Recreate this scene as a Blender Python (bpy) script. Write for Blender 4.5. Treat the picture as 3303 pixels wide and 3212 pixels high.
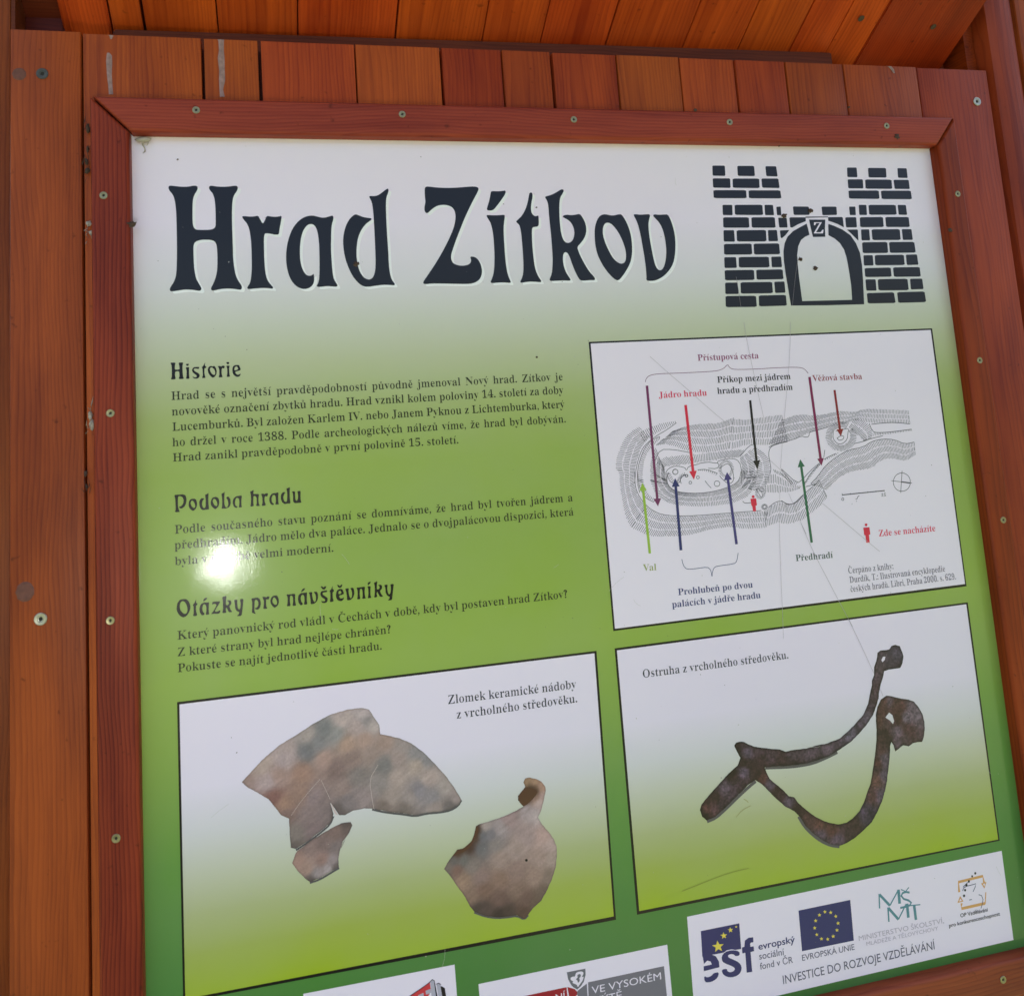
import bpy, bmesh, math, random
from mathutils import Vector, Matrix, geometry, noise
random.seed(7)
for _o in list(bpy.data.objects): bpy.data.objects.remove(_o)
SC = bpy.context.scene
COL = SC.collection
R = math.radians
TOP = 2.0            # board coordinates (x right, y down from TOP, z into the wall) -> world (x, z, TOP - y)
def W3(x, y, z=0.0): return Vector((x, z, TOP - y))

# ------------------------------------------------------------------ camera
cam = bpy.data.cameras.new('camera'); camo = bpy.data.objects.new('camera', cam); COL.objects.link(camo)
cam.sensor_width = 36; cam.sensor_fit = 'HORIZONTAL'; cam.lens = 2500/3303*36
cam.shift_x = (1651.5-1400)/3303; cam.shift_y = (1100-1606)/3303
cam.clip_start = .02; cam.clip_end = 400
_R = ((0.97907713, 0.05998020, -0.19444885), (-0.03664337, 0.99191925, 0.12146373), (0.20016298, -0.11179702, 0.97336335))
def _w(v): return Vector((v[0], v[2], -v[1]))
rt, dn, fw = (_w(r) for r in _R)
m = Matrix.Identity(4)
for i in range(3):
    m[i][0] = rt[i]; m[i][1] = -dn[i]; m[i][2] = -fw[i]
CAMP = W3(0.30435, 0.48700, -0.85551)
m.translation = CAMP
camo.matrix_world = m
SC.camera = camo
cam.dof.use_dof = True; cam.dof.focus_distance = 1.03; cam.dof.aperture_fstop = 9.0

# ------------------------------------------------------------------ world, sun, exposure
SUN_EL, SUN_AZ = R(52), R(20)       # azimuth measured from +Y (behind the board) towards +X
wd = bpy.data.worlds.new("World"); SC.world = wd; wd.use_nodes = True
nt = wd.node_tree; bg = nt.nodes['Background']; sky = nt.nodes.new('ShaderNodeTexSky')
sky.sky_type = 'NISHITA'; sky.sun_disc = False; sky.sun_elevation = SUN_EL; sky.sun_rotation = SUN_AZ
sky.air_density = 0.7; sky.dust_density = 6.0; sky.ozone_density = 0.3
nt.links.new(sky.outputs[0], bg.inputs[0]); bg.inputs[1].default_value = 0.12
sl = bpy.data.lights.new('sun', 'SUN'); sl.energy = 3.0; sl.angle = R(.5); sl.color = (1, .95, .87)
so = bpy.data.objects.new('sun', sl); COL.objects.link(so)
sd = Vector((math.sin(SUN_AZ)*math.cos(SUN_EL), math.cos(SUN_AZ)*math.cos(SUN_EL), math.sin(SUN_EL)))
so.rotation_euler = sd.to_track_quat('Z', 'Y').to_euler(); so.location = sd*20
# the camera's own flash, whose reflection is the white spot on the sheet
fl = bpy.data.lights.new('camera_flash', 'POINT'); fl.energy = 1.5; fl.shadow_soft_size = .024; fl.color = (1, .99, .98)
fo = bpy.data.objects.new('camera_flash', fl); COL.objects.link(fo); fo.location = W3(0.1808, 0.7379, -0.8555)
SC.view_settings.view_transform = 'Standard'; SC.view_settings.look = 'None'; SC.view_settings.gamma = 1
SC.view_settings.exposure = 1.95
SC.cycles.max_bounces = 6; SC.cycles.diffuse_bounces = 4; SC.cycles.glossy_bounces = 3; SC.cycles.sample_clamp_indirect = 4
SC.cycles.use_denoising = True

# ------------------------------------------------------------------ helpers
def mkobj(name, me, parent=None, mat=None):
    o = bpy.data.objects.new(name, me); COL.objects.link(o)
    if parent: o.parent = parent
    if mat is not None and not me.materials: me.materials.append(mat)
    return o
def thing(name, label, cat, group=None, loc=(0, 0, 0)):
    o = bpy.data.objects.new(name, None); COL.objects.link(o); o.location = loc; o.empty_display_size = .05
    o['label'] = label; o['category'] = cat
    if group: o['group'] = group
    return o
def tag(o, label, cat, group=None):
    o['label'] = label; o['category'] = cat
    if group: o['group'] = group
    return o
def lin(c):
    c /= 255.0
    return c/12.92 if c <= .04045 else ((c+.055)/1.055)**2.4
def bm_done(bm, name):
    bmesh.ops.recalc_face_normals(bm, faces=bm.faces)
    me = bpy.data.meshes.new(name); bm.to_mesh(me); bm.free(); return me
def box_mesh(name, sx, sy, sz, bev=.0015, seg=2):
    "box centred on the origin"
    bm = bmesh.new(); bmesh.ops.create_cube(bm, size=1)
    for v in bm.verts: v.co = Vector((v.co.x*sx, v.co.y*sy, v.co.z*sz))
    if bev: bmesh.ops.bevel(bm, geom=list(bm.edges), offset=bev, segments=seg, affect='EDGES', profile=.6)
    me = bm_done(bm, name)
    return me
def prism_mesh(name, pts, z0, z1, bev=.002, seg=3, origin=None):
    "polygon in board coords extruded from depth z0 (front) to z1 (back)"
    ox, oy = origin if origin else (sum(p[0] for p in pts)/len(pts), sum(p[1] for p in pts)/len(pts))
    bm = bmesh.new()
    f = [bm.verts.new(Vector((x-ox, z0, -(y-oy)))) for x, y in pts]
    b = [bm.verts.new(Vector((x-ox, z1, -(y-oy)))) for x, y in pts]
    n = len(pts); bm.faces.new(f); bm.faces.new(b[::-1])
    for i in range(n): bm.faces.new((f[i], b[i], b[(i+1) % n], f[(i+1) % n]))
    bmesh.ops.recalc_face_normals(bm, faces=bm.faces)
    if bev:
        ed = [e for e in bm.edges if all(abs(v.co.y-z0) < 1e-6 for v in e.verts)]
        bmesh.ops.bevel(bm, geom=ed, offset=bev, segments=seg, affect='EDGES', profile=.5)
    return bm_done(bm, name), (ox, oy)
def smooth_mesh(me, ang=40):
    me.polygons.foreach_set('use_smooth', [True]*len(me.polygons))
    try: me.set_sharp_from_angle(angle=R(ang))
    except Exception: pass

# ------------------------------------------------------------------ materials
def newmat(name):
    mt = bpy.data.materials.new(name); mt.use_nodes = True
    n = mt.node_tree.nodes; return mt, n, mt.node_tree.links, n['Principled BSDF']
def ramp(n, stops):
    r = n.new('ShaderNodeValToRGB'); e = r.color_ramp.elements
    while len(e) > 1: e.remove(e[-1])
    e[0].position = stops[0][0]; e[0].color = (*stops[0][1], 1)
    for p, c in stops[1:]:
        x = e.new(p); x.color = (*c, 1)
    return r
def srgb(r, g, b, k=1.0):
    k = k if isinstance(k, tuple) else (k, k, k)
    return tuple(min(.9, lin(v)*q) for v, q in zip((r, g, b), k))
def wood(name, light, dark, axis='Z', rough=.42, rings=1.0, knots=.35, coat=.15, spots=1.0, vary=1.0, ringw=.34, cut=(-.03, .06, .026)):
    """stained softwood; grain runs along the object's local axis"""
    mt, n, l, bs = newmat(name)
    tc = n.new('ShaderNodeTexCoord'); oi = n.new('ShaderNodeObjectInfo')
    off = n.new('ShaderNodeVectorMath'); off.operation = 'MULTIPLY_ADD'
    cmb = n.new('ShaderNodeCombineXYZ')
    for k in range(3): l.new(oi.outputs['Random'], cmb.inputs[k])
    l.new(cmb.outputs[0], off.inputs[0]); off.inputs[1].default_value = (37.1, 23.7, 51.3); l.new(tc.outputs['Object'], off.inputs[2])
    def mapped(sc):
        mp = n.new('ShaderNodeMapping'); l.new(off.outputs[0], mp.inputs[0]); mp.inputs['Scale'].default_value = sc; return mp
    def axs(a, b): return {'X': (b, a, a), 'Y': (a, b, a), 'Z': (a, a, b)}[axis]
    # growth rings of a log whose pith runs beside the board, cut lengthwise
    n1 = n.new('ShaderNodeTexNoise'); n1.inputs['Scale'].default_value = 1.0; n1.inputs['Detail'].default_value = 3
    l.new(mapped(axs(9, 2.6)).outputs[0], n1.inputs['Vector'])
    sx = n.new('ShaderNodeSeparateXYZ'); l.new(tc.outputs['Object'], sx.inputs[0])
    iB, iD = {'X': (2, 1), 'Y': (0, 2), 'Z': (0, 1)}[axis]
    def mth(op, a_, b_=None, c_=None):
        m_ = n.new('ShaderNodeMath'); m_.operation = op
        for k_, v_ in enumerate((a_, b_, c_)):
            if v_ is None: continue
            if isinstance(v_, (int, float)): m_.inputs[k_].default_value = v_
            else: l.new(v_, m_.inputs[k_])
        return m_.outputs[0]
    x0 = mth('MULTIPLY_ADD', oi.outputs['Random'], cut[1], cut[0])
    xb = mth('ADD', sx.outputs[iB], x0)
    xb = mth('MULTIPLY_ADD', n1.outputs['Fac'], .046, xb)
    yb = mth('ADD', sx.outputs[iD], cut[2])
    rr_ = mth('SQRT', mth('ADD', mth('MULTIPLY', xb, xb), mth('MULTIPLY', yb, yb)))
    fr = mth('FRACT', mth('MULTIPLY', rr_, 250*rings))
    lw = mth('POWER', fr, 2.2)
    dr_ = n.new('ShaderNodeMapRange'); dr_.interpolation_type = 'SMOOTHSTEP'; l.new(fr, dr_.inputs[0]); dr_.inputs[1].default_value = .86; dr_.inputs[2].default_value = 1.0; dr_.inputs[3].default_value = 1; dr_.inputs[4].default_value = 0
    r01v = mth('MULTIPLY', lw, dr_.outputs[0])
    # fine fibre
    n2 = n.new('ShaderNodeTexNoise'); n2.inputs['Scale'].default_value = 1.0; n2.inputs['Detail'].default_value = 9; n2.inputs['Roughness'].default_value = .74
    l.new(mapped(axs(210, 6)).outputs[0], n2.inputs['Vector'])
    # broad stain variation
    n3 = n.new('ShaderNodeTexNoise'); n3.inputs['Scale'].default_value = 1.0; n3.inputs['Detail'].default_value = 4
    l.new(mapped(axs(26, 5)).outputs[0], n3.inputs['Vector'])
    a1 = n.new('ShaderNodeMath'); a1.operation = 'MULTIPLY'; l.new(r01v, a1.inputs[0]); a1.inputs[1].default_value = ringw
    a2 = n.new('ShaderNodeMath'); a2.operation = 'MULTIPLY_ADD'; l.new(n2.outputs['Fac'], a2.inputs[0]); a2.inputs[1].default_value = .95; l.new(a1.outputs[0], a2.inputs[2])
    a3 = n.new('ShaderNodeMath'); a3.operation = 'MULTIPLY_ADD'; l.new(n3.outputs['Fac'], a3.inputs[0]); a3.inputs[1].default_value = 1.2; l.new(a2.outputs[0], a3.inputs[2])
    rr = n.new('ShaderNodeMapRange'); l.new(a3.outputs[0], rr.inputs[0]); rr.inputs[1].default_value = .85; rr.inputs[2].default_value = 1.65
    mx = n.new('ShaderNodeMix'); mx.data_type = 'RGBA'; l.new(rr.outputs[0], mx.inputs[0]); mx.inputs[6].default_value = (*light, 1); mx.inputs[7].default_value = (*dark, 1)
    col = mx.outputs[2]
    # per board tone
    hv = n.new('ShaderNodeHueSaturation'); l.new(col, hv.inputs['Color'])
    vr = n.new('ShaderNodeMapRange'); l.new(oi.outputs['Random'], vr.inputs[0]); vr.inputs[3].default_value = 1-.18*vary; vr.inputs[4].default_value = 1+.16*vary; l.new(vr.outputs[0], hv.inputs['Value'])
    hr = n.new('ShaderNodeMath'); hr.operation = 'MULTIPLY'; l.new(oi.outputs['Random'], hr.inputs[0]); hr.inputs[1].default_value = 7.13
    hf = n.new('ShaderNodeMath'); hf.operation = 'FRACT'; l.new(hr.outputs[0], hf.inputs[0])
    hm = n.new('ShaderNodeMapRange'); l.new(hf.outputs[0], hm.inputs[0]); hm.inputs[3].default_value = .5-.010*vary; hm.inputs[4].default_value = .5+.008*vary; l.new(hm.outputs[0], hv.inputs['Hue'])
    # knots and specks
    vo = n.new('ShaderNodeTexVoronoi'); vo.inputs['Scale'].default_value = 1; l.new(mapped(axs(11, 4.2)).outputs[0], vo.inputs['Vector'])
    kr = n.new('ShaderNodeMapRange'); l.new(vo.outputs['Distance'], kr.inputs[0]); kr.inputs[1].default_value = .05; kr.inputs[2].default_value = .17; kr.inputs[3].default_value = knots*2.0; kr.inputs[4].default_value = 0
    sp = n.new('ShaderNodeSeparateColor'); l.new(vo.outputs['Color'], sp.inputs[0])
    kg = n.new('ShaderNodeMath'); kg.operation = 'GREATER_THAN'; l.new(sp.outputs[0], kg.inputs[0]); kg.inputs[1].default_value = .8
    km = n.new('ShaderNodeMath'); km.operation = 'MULTIPLY'; l.new(kr.outputs[0], km.inputs[0]); l.new(kg.outputs[0], km.inputs[1])
    kmx = n.new('ShaderNodeMix'); kmx.data_type = 'RGBA'; l.new(km.outputs[0], kmx.inputs[0]); l.new(hv.outputs[0], kmx.inputs[6]); kmx.inputs[7].default_value = (dark[0]*.35, dark[1]*.4, dark[2]*.6, 1)
    vs = n.new('ShaderNodeTexNoise'); vs.inputs['Scale'].default_value = 95; vs.inputs['Detail'].default_value = 2; l.new(off.outputs[0], vs.inputs['Vector'])
    sr = n.new('ShaderNodeMapRange'); l.new(vs.outputs['Fac'], sr.inputs[0]); sr.inputs[1].default_value = .70; sr.inputs[2].default_value = .78; sr.inputs[4].default_value = .5*spots
    smx = n.new('ShaderNodeMix'); smx.data_type = 'RGBA'; l.new(sr.outputs[0], smx.inputs[0]); l.new(kmx.outputs[2], smx.inputs[6]); smx.inputs[7].default_value = (dark[0]*.3, dark[1]*.4, dark[2]*.5, 1)
    l.new(smx.outputs[2], bs.inputs['Base Color'])
    bs.inputs['Roughness'].default_value = rough
    ra = n.new('ShaderNodeMapRange'); l.new(n2.outputs['Fac'], ra.inputs[0]); ra.inputs[3].default_value = rough-.1; ra.inputs[4].default_value = rough+.14; l.new(ra.outputs[0], bs.inputs['Roughness'])
    bs.inputs['Specular IOR Level'].default_value = .16; bs.inputs['Coat Weight'].default_value = coat; bs.inputs['Coat Roughness'].default_value = .3
    bu = n.new('ShaderNodeBump'); bu.inputs['Strength'].default_value = .35; bu.inputs['Distance'].default_value = .0006; l.new(a2.outputs[0], bu.inputs['Height']); l.new(bu.outputs[0], bs.inputs['Normal'])
    return mt
WOOD_PLANK = wood('stained_plank_wood', srgb(178, 86, 38), srgb(120, 48, 30), 'Z', coat=0)
WOOD_POST = wood('stained_post_wood', srgb(156, 70, 33), srgb(100, 37, 23), 'Z', knots=.5, coat=0)
WOOD_RAIL = wood('frame_rail_wood', srgb(150, 68, 36), srgb(96, 36, 24), 'Z', rings=.85, knots=.2, coat=0, ringw=.62, cut=(.10, .05, .02))
WOOD_RAIL2 = wood('right_rail_wood', srgb(158, 66, 28), srgb(108, 38, 20), 'Z', rings=.8, knots=.2, coat=0, ringw=.45, cut=(-.02, .05, .03))
WOOD_RAILX = wood('frame_rail_wood_lengthwise', srgb(150, 72, 44), srgb(108, 44, 32), 'X', rings=1.0, knots=.15, coat=0, ringw=.4)
WOOD_CEIL = wood('roof_board_wood', srgb(200, 82, 28), srgb(140, 44, 16), 'Y', knots=.3, coat=0, vary=.35)
WOOD_RAFT = wood('rafter_wood', srgb(150, 52, 18), srgb(100, 26, 10), 'Y', knots=.35, coat=0)
WOOD_RAFT_LIT = wood('lit_rafter_wood', srgb(196, 80, 28), srgb(140, 44, 14), 'Y', knots=.2, coat=0)  # paler copy of the rafter wood, painting in the light its slanted side catches
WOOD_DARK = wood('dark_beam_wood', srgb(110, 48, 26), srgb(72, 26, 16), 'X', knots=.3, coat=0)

GLOSS = .085
def sheet_finish(n, l, bs, tc=None):
    "the same laminate film over every printed colour"
    bs.inputs['Roughness'].default_value = .32
    bs.inputs['Specular IOR Level'].default_value = .2
    bs.inputs['Coat Weight'].default_value = 1.0; bs.inputs['Coat Roughness'].default_value = GLOSS; bs.inputs['Coat IOR'].default_value = 1.30
    g = n.new('ShaderNodeNewGeometry')
    nz = n.new('ShaderNodeTexNoise'); nz.inputs['Scale'].default_value = 560; nz.inputs['Detail'].default_value = 3; l.new(g.outputs['Position'], nz.inputs['Vector'])
    nb = n.new('ShaderNodeTexNoise'); nb.inputs['Scale'].default_value = 14; nb.inputs['Detail'].default_value = 1; l.new(g.outputs['Position'], nb.inputs['Vector'])
    ad = n.new('ShaderNodeMath'); ad.operation = 'MULTIPLY_ADD'; l.new(nb.outputs['Fac'], ad.inputs[0]); ad.inputs[1].default_value = 10; l.new(nz.outputs['Fac'], ad.inputs[2])
    bu = n.new('ShaderNodeBump'); bu.inputs['Strength'].default_value = .5; bu.inputs['Distance'].default_value = .00012; l.new(ad.outputs[0], bu.inputs['Height'])
    l.new(bu.outputs[0], bs.inputs['Coat Normal'])
PK = (1.19, 1.07, 1.14)
_pm = {}
PC = dict(ink=(10, 8, 8), inkb=(10, 8, 7), inkt=(44, 50, 30), inkc=(48, 50, 62), ink2=(74, 74, 80), inkh=(72, 72, 80), black=(22, 20, 18), a_black=(34, 30, 34),
    white=(224, 222, 232), glowwhite=(236, 236, 246), boxwhite=(224, 223, 231), a_purple=(112, 52, 92), a_red=(205, 45, 70), a_plum=(122, 36, 78), a_brown=(132, 40, 44), a_green=(52, 104, 76),
    a_lime=(146, 186, 70), a_navy=(46, 52, 104), a_violet=(68, 62, 118), t_purple=(138, 72, 106), t_red=(206, 62, 92), t_brown=(146, 68, 78), t_olive=(150, 164, 100),
    t_navy=(58, 62, 112), t_green=(72, 92, 84), t_grey=(104, 100, 112), t_grey2=(82, 82, 102), t_pale=(176, 170, 182), eu=(44, 44, 98), yellow=(222, 208, 84), teal=(82, 134, 142), clay_dark=(84, 56, 42), clay_rim=(168, 132, 104), crackc=(196, 186, 176),
    orange=(204, 158, 96), shieldgrey=(104, 106, 112), signgrey=(112, 112, 120), signred=(150, 28, 44), signred2=(196, 62, 66), greypale=(170, 172, 182), t_shadow=(84, 84, 84),
    dust=(96, 90, 84), dustl=(170, 172, 160), scuff=(176, 182, 166), silk=(168, 165, 168), silkw=(120, 118, 118), stain=(134, 150, 62), stainb=(142, 140, 82))
def pmat(key):
    if key in _pm: return _pm[key]
    if key == 'boxgrad': mt = gradmat('printed_fade_panel', 'box')
    elif key == 'sheet': mt = gradmat('printed_fade_sheet', 'sheet')
    else:
        mt, n, l, bs = newmat('print_'+key)
        bs.inputs['Base Color'].default_value = (*srgb(*PC[key], PK), 1)
        sheet_finish(n, l, bs)
    _pm[key] = mt; return mt
def gradmat(name, kind):
    mt, n, l, bs = newmat(name)
    g = n.new('ShaderNodeNewGeometry'); sx = n.new('ShaderNodeSeparateXYZ'); l.new(g.outputs['Position'], sx.inputs[0])
    mr = n.new('ShaderNodeMapRange'); l.new(sx.outputs['Z'], mr.inputs[0])
    if kind == 'sheet':
        mr.inputs[1].default_value = TOP-.15; mr.inputs[2].default_value = TOP-1.15
        st = [(0, (228, 224, 235)), (.10, (222, 221, 229)), (.17, (206, 212, 208)), (.215, (190, 201, 178)), (.255, (176, 190, 148)), (.31, (156, 178, 108)), (.37, (142, 171, 84)), (.46, (136, 168, 76)), (.58, (140, 172, 76)), (.66, (126, 162, 72)), (.75, (98, 146, 66)), (.86, (78, 130, 62)), (1, (66, 116, 56))]
    else:
        mr.inputs[1].default_value = TOP-.745; mr.inputs[2].default_value = TOP-1.025
        st = [(0, (222, 220, 231)), (.3, (218, 217, 226)), (.45, (202, 208, 204)), (.6, (184, 194, 164)), (.72, (166, 180, 124)), (.85, (154, 174, 82)), (1, (150, 178, 50))]
    rp = ramp(n, [(p, srgb(*c, PK)) for p, c in st]); l.new(mr.outputs[0], rp.inputs[0])
    rp.color_ramp.interpolation = 'B_SPLINE' if False else 'LINEAR'
    # slight random mottling of the saturation
    nz = n.new('ShaderNodeTexNoise'); nz.inputs['Scale'].default_value = 7; nz.inputs['Detail'].default_value = 4; l.new(g.outputs['Position'], nz.inputs['Vector'])
    mrn = n.new('ShaderNodeMapRange'); l.new(nz.outputs['Fac'], mrn.inputs[0]); mrn.inputs[1].default_value = .3; mrn.inputs[2].default_value = .7; mrn.inputs[3].default_value = .94; mrn.inputs[4].default_value = 1.06
    hv = n.new('ShaderNodeHueSaturation'); l.new(rp.outputs[0], hv.inputs['Color']); l.new(mrn.outputs[0], hv.inputs['Saturation'])
    l.new(hv.outputs[0], bs.inputs['Base Color'])
    sheet_finish(n, l, bs); return mt
def simple(name, rgb, rough=.6, metal=0.0, bump=0):
    mt, n, l, bs = newmat(name); bs.inputs['Roughness'].default_value = rough; bs.inputs['Metallic'].default_value = metal
    nz = n.new('ShaderNodeTexNoise'); nz.inputs['Scale'].default_value = 180; nz.inputs['Detail'].default_value = 4
    tc = n.new('ShaderNodeTexCoord'); l.new(tc.outputs['Object'], nz.inputs['Vector'])
    r_ = ramp(n, [(.3, tuple(c*.75 for c in rgb)), (.7, tuple(min(1, c*1.2) for c in rgb))]); l.new(nz.outputs['Fac'], r_.inputs[0]); l.new(r_.outputs[0], bs.inputs['Base Color'])
    if bump:
        bu = n.new('ShaderNodeBump'); bu.inputs['Strength'].default_value = bump; bu.inputs['Distance'].default_value = .001; l.new(nz.outputs['Fac'], bu.inputs['Height']); l.new(bu.outputs[0], bs.inputs['Normal'])
    return mt
BRASS = simple('yellow_zinc_screw_steel', (.34, .30, .17), .38, .8)
ZINC = simple('zinc_screw_steel', (.45, .43, .36), .38, .85)
OLDMET = simple('weathered_screw_steel', (.10, .10, .095), .6, .6)
PLUG = simple('old_wood_plug', (.15, .052, .034), .7)
HOLE = simple('dark_screw_recess', (.02, .018, .012), .8)
SILK = simple('spider_silk_and_dust', (.42, .36, .30), .9, 0, .5)
GRIME = simple('grey_brown_dirt', (.075, .045, .032), .95, 0, .8)
DRIP = simple('chalky_white_drip', (.33, .21, .20), .9, 0, .6)

# ------------------------------------------------------------------ ground
def ground():
    mt, n, l, bs = newmat('trodden_grass'); tc = n.new('ShaderNodeNewGeometry')
    nz = n.new('ShaderNodeTexNoise'); nz.inputs['Scale'].default_value = 1.7; nz.inputs['Detail'].default_value = 8; l.new(tc.outputs['Position'], nz.inputs['Vector'])
    r_ = ramp(n, [(.3, (.05, .09, .025)), (.5, (.10, .13, .045)), (.7, (.20, .16, .10))]); l.new(nz.outputs['Fac'], r_.inputs[0]); l.new(r_.outputs[0], bs.inputs['Base Color']); bs.inputs['Roughness'].default_value = .95
    bm = bmesh.new(); bmesh.ops.create_grid(bm, x_segments=24, y_segments=24, size=150)
    for v in bm.verts:
        d = v.co.length
        v.co.z = 0 if d < 15 else .35*noise.noise(v.co*.03)*min(1, (d-15)/30)
    o = mkobj('ground', bm_done(bm, 'ground'), None, mt); o['kind'] = 'structure'
ground()

# ------------------------------------------------------------------ notice board of planks and its posts
board = thing('notice_board', 'red-brown stained notice board of vertical planks behind the printed sheet', 'notice board', loc=W3(.66, TOP, .01))
def child(name, me, parent, mat, co):
    o = mkobj(name, me, parent, mat); o.location = co - parent_loc(parent); return o
def parent_loc(p):
    v = Vector((0, 0, 0))
    while p: v += p.location; p = p.parent
    return v
BT, BB = .0362, 1.42                      # top and bottom of the planks (board y)
edges_x = [.1094, .2359, .2984, .4075, .5101, .5859, .6496, .7355, .8217, .8998, .9736, 1.061, 1.1762, 1.2924]
gaps = [.0017, .0034, .0036, .0016, .0030, .0020, .0038, .0018, .0018, .0026, .0020, .0022, .0012, 0]
def plank(x0, x1, y0, y1, zf, th, parent, mat, name='plank', bev=.0012):
    me, (ox, oy) = prism_mesh(name, [(x0, y0), (x1, y0), (x1, y1), (x0, y1)], -th/2, th/2, bev, 2)
    smooth_mesh(me); return child(name, me, parent, mat, W3(ox, oy, zf+th/2))
plank(.0381, .1094-.0008, BT-.0008, BB, -.0002, .022, board, WOOD_POST, 'edge_board', .0022)
for i in range(len(edges_x)-1):
    plank(edges_x[i]+gaps[i]/2, edges_x[i+1]-gaps[i+1]/2, BT+random.uniform(-.0004, .0004), BB, .003+random.uniform(-.0004, .0004), .018, board, WOOD_PLANK, 'plank', .0012 if i < 12 else .0045)
plank(.045, 1.285, BT+.004, BB-.01, .0216, .012, board, WOOD_DARK, 'backing_board', 0)  # added behind the planks so sunlight cannot pass their gaps
def side_post(x0, x1, ytop, zf, dep, label, bev):
    t = thing('roof_post', label, 'post', 'posts that carry the roof', loc=W3((x0+x1)/2, TOP, zf+dep/2))
    plank(x0, x1, ytop, TOP-.002, zf, dep, t, WOOD_POST, 'post_shaft', bev)
    return t
rp_ = side_post(1.299, 1.3505, -.62, -.001, .09, 'stained roof post right of the notice board, chamfered and split by a long crack', .012)
plank(1.3518, 1.44, -.62, TOP-.002, -.001, .09, rp_, WOOD_POST, 'post_shaft', .003)
side_post(-.09, .0322, -.30, .021, .09, 'darker stained roof post left of the notice board with black knots', .003)

# picture frame
frame = thing('picture_frame', 'mitred red-brown wooden frame screwed round the printed sheet', 'frame', loc=W3(.665, 1.17, 0))
ZF = -.015
OUT = [(.1203, .1145), (1.2084, .1145), (1.2084, 1.186), (.1203, 1.186)]
INN = [(.1594, .1534), (1.1765, .1534), (1.1765, 1.1455), (.1594, 1.1455)]
rails = [([OUT[0], OUT[1], INN[1], INN[0]], WOOD_RAILX), ([OUT[1], OUT[2], INN[2], INN[1]], WOOD_RAIL2), ([OUT[2], OUT[3], INN[3], INN[2]], WOOD_RAILX), ([OUT[3], OUT[0], INN[0], INN[3]], WOOD_RAIL)]
lay = []
for k, (pts, mt) in enumerate(rails):
    cx = sum(p[0] for p in pts)/4; cy = sum(p[1] for p in pts)/4
    g = .0008 if k in (0, 3) else .0003
    pp_ = []
    for (x, y) in pts: pp_.append((x, y))
    if k == 0: pp_[0] = (pp_[0][0]+.0026, pp_[0][1]); pp_[3] = (pp_[3][0]+.0020, pp_[3][1]); pp_[1] = (pp_[1][0]-.0006, pp_[1][1]); pp_[2] = (pp_[2][0]-.0006, pp_[2][1])
    if k == 1: pp_[0] = (pp_[0][0], pp_[0][1]+.0006); pp_[3] = (pp_[3][0], pp_[3][1]+.0006)
    me, (ox, oy) = prism_mesh('frame_rail', pp_, ZF-.0, .0028, .0042, 4)
    smooth_mesh(me)
    child('frame_rail', me, frame, mt, W3(ox, oy, 0))

def screw_mesh(r, name='screw'):
    "countersunk head with a cross recess, axis towards -Y"
    bm = bmesh.new(); N = 20; rings = [(r*.98, .0), (r, -r*.10), (r*.90, -r*.20), (r*.5, -r*.17), (r*.44, -r*.05)]
    vs = [[bm.verts.new(Vector((rr*math.cos(2*math.pi*k/N), y, rr*math.sin(2*math.pi*k/N)))) for k in range(N)] for rr, y in rings]
    for a, b in zip(vs, vs[1:]):
        for k in range(N): bm.faces.new((a[k], a[(k+1) % N], b[(k+1) % N], b[k]))
    c = bm.verts.new((0, r*.02, 0))
    for k in range(N): bm.faces.new((vs[-1][k], vs[-1][(k+1) % N], c))
    me = bm_done(bm, name); smooth_mesh(me, 30); return me
def cross_mesh(r):
    bm = bmesh.new(); a, b = r*.50, r*.17
    for k in range(2):
        w_, h_ = (a, b) if k == 0 else (b, a)
        y = -.00012*r/.004 - k*.00003
        bm.faces.new([bm.verts.new((x, y, z)) for x, z in ((-w_, -h_), (w_, -h_), (w_, h_), (-w_, h_))])
    return bm_done(bm, 'cross_recess')
SM, BG = screw_mesh(.0041), screw_mesh(.0062); SMC, BGC = cross_mesh(.0044), cross_mesh(.0066)
def screw(x, y, z, parent, big=False, mat=None):
    me, mc = (BG, BGC) if big else (SM, SMC)
    if mat is not None: me = me.copy(); me.materials.clear(); me.materials.append(mat)
    o = child('screw', me, parent, BRASS, W3(x, y, z)); o.rotation_euler = (0, random.uniform(0, 1.5), 0)
    c = mkobj('cross_recess', mc, o, HOLE); return o
for x, y in ((.2289, .1283), (.456, .1279), (.6644, .1297), (.8717, .1287), (1.0998, .129), (.1332, .2239), (.1371, .4519), (.1345, .6558), (.1372, .8582), (1.1957, .2208), (1.1938, .4421), (1.1958, .6447), (1.194, .86), (1.107, 1.1633), (.88, 1.165), (.62, 1.164), (.36, 1.165)):
    screw(x, y, ZF, frame)
screw(.0701, .0853, -.0003, board, True, OLDMET); screw(.0668, .6505, -.0003, board, True, ZINC); screw(1.2672, .0835, .0028, board, True, ZINC)
def disc(name, x, y, z, r, parent, mat, sy=1.0):
    bm = bmesh.new(); N = 18
    a = [bm.verts.new((r*math.cos(6.2832*k/N)*(1+.06*math.sin(3*k)), 0, sy*r*math.sin(6.2832*k/N))) for k in range(N)]
    b = [bm.verts.new((v.co.x*.8, -.0005, v.co.z*.8)) for v in a]
    for k in range(N): bm.faces.new((a[k], a[(k+1) % N], b[(k+1) % N], b[k]))
    bm.faces.new(b); return child(name, bm_done(bm, name), parent, mat, W3(x, y, z))
disc('wood_plug', .0473, .0863, -.0002, .0070, board, PLUG); disc('knot', .0525, .6229, -.0002, .0085, board, PLUG, 1.15)

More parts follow.
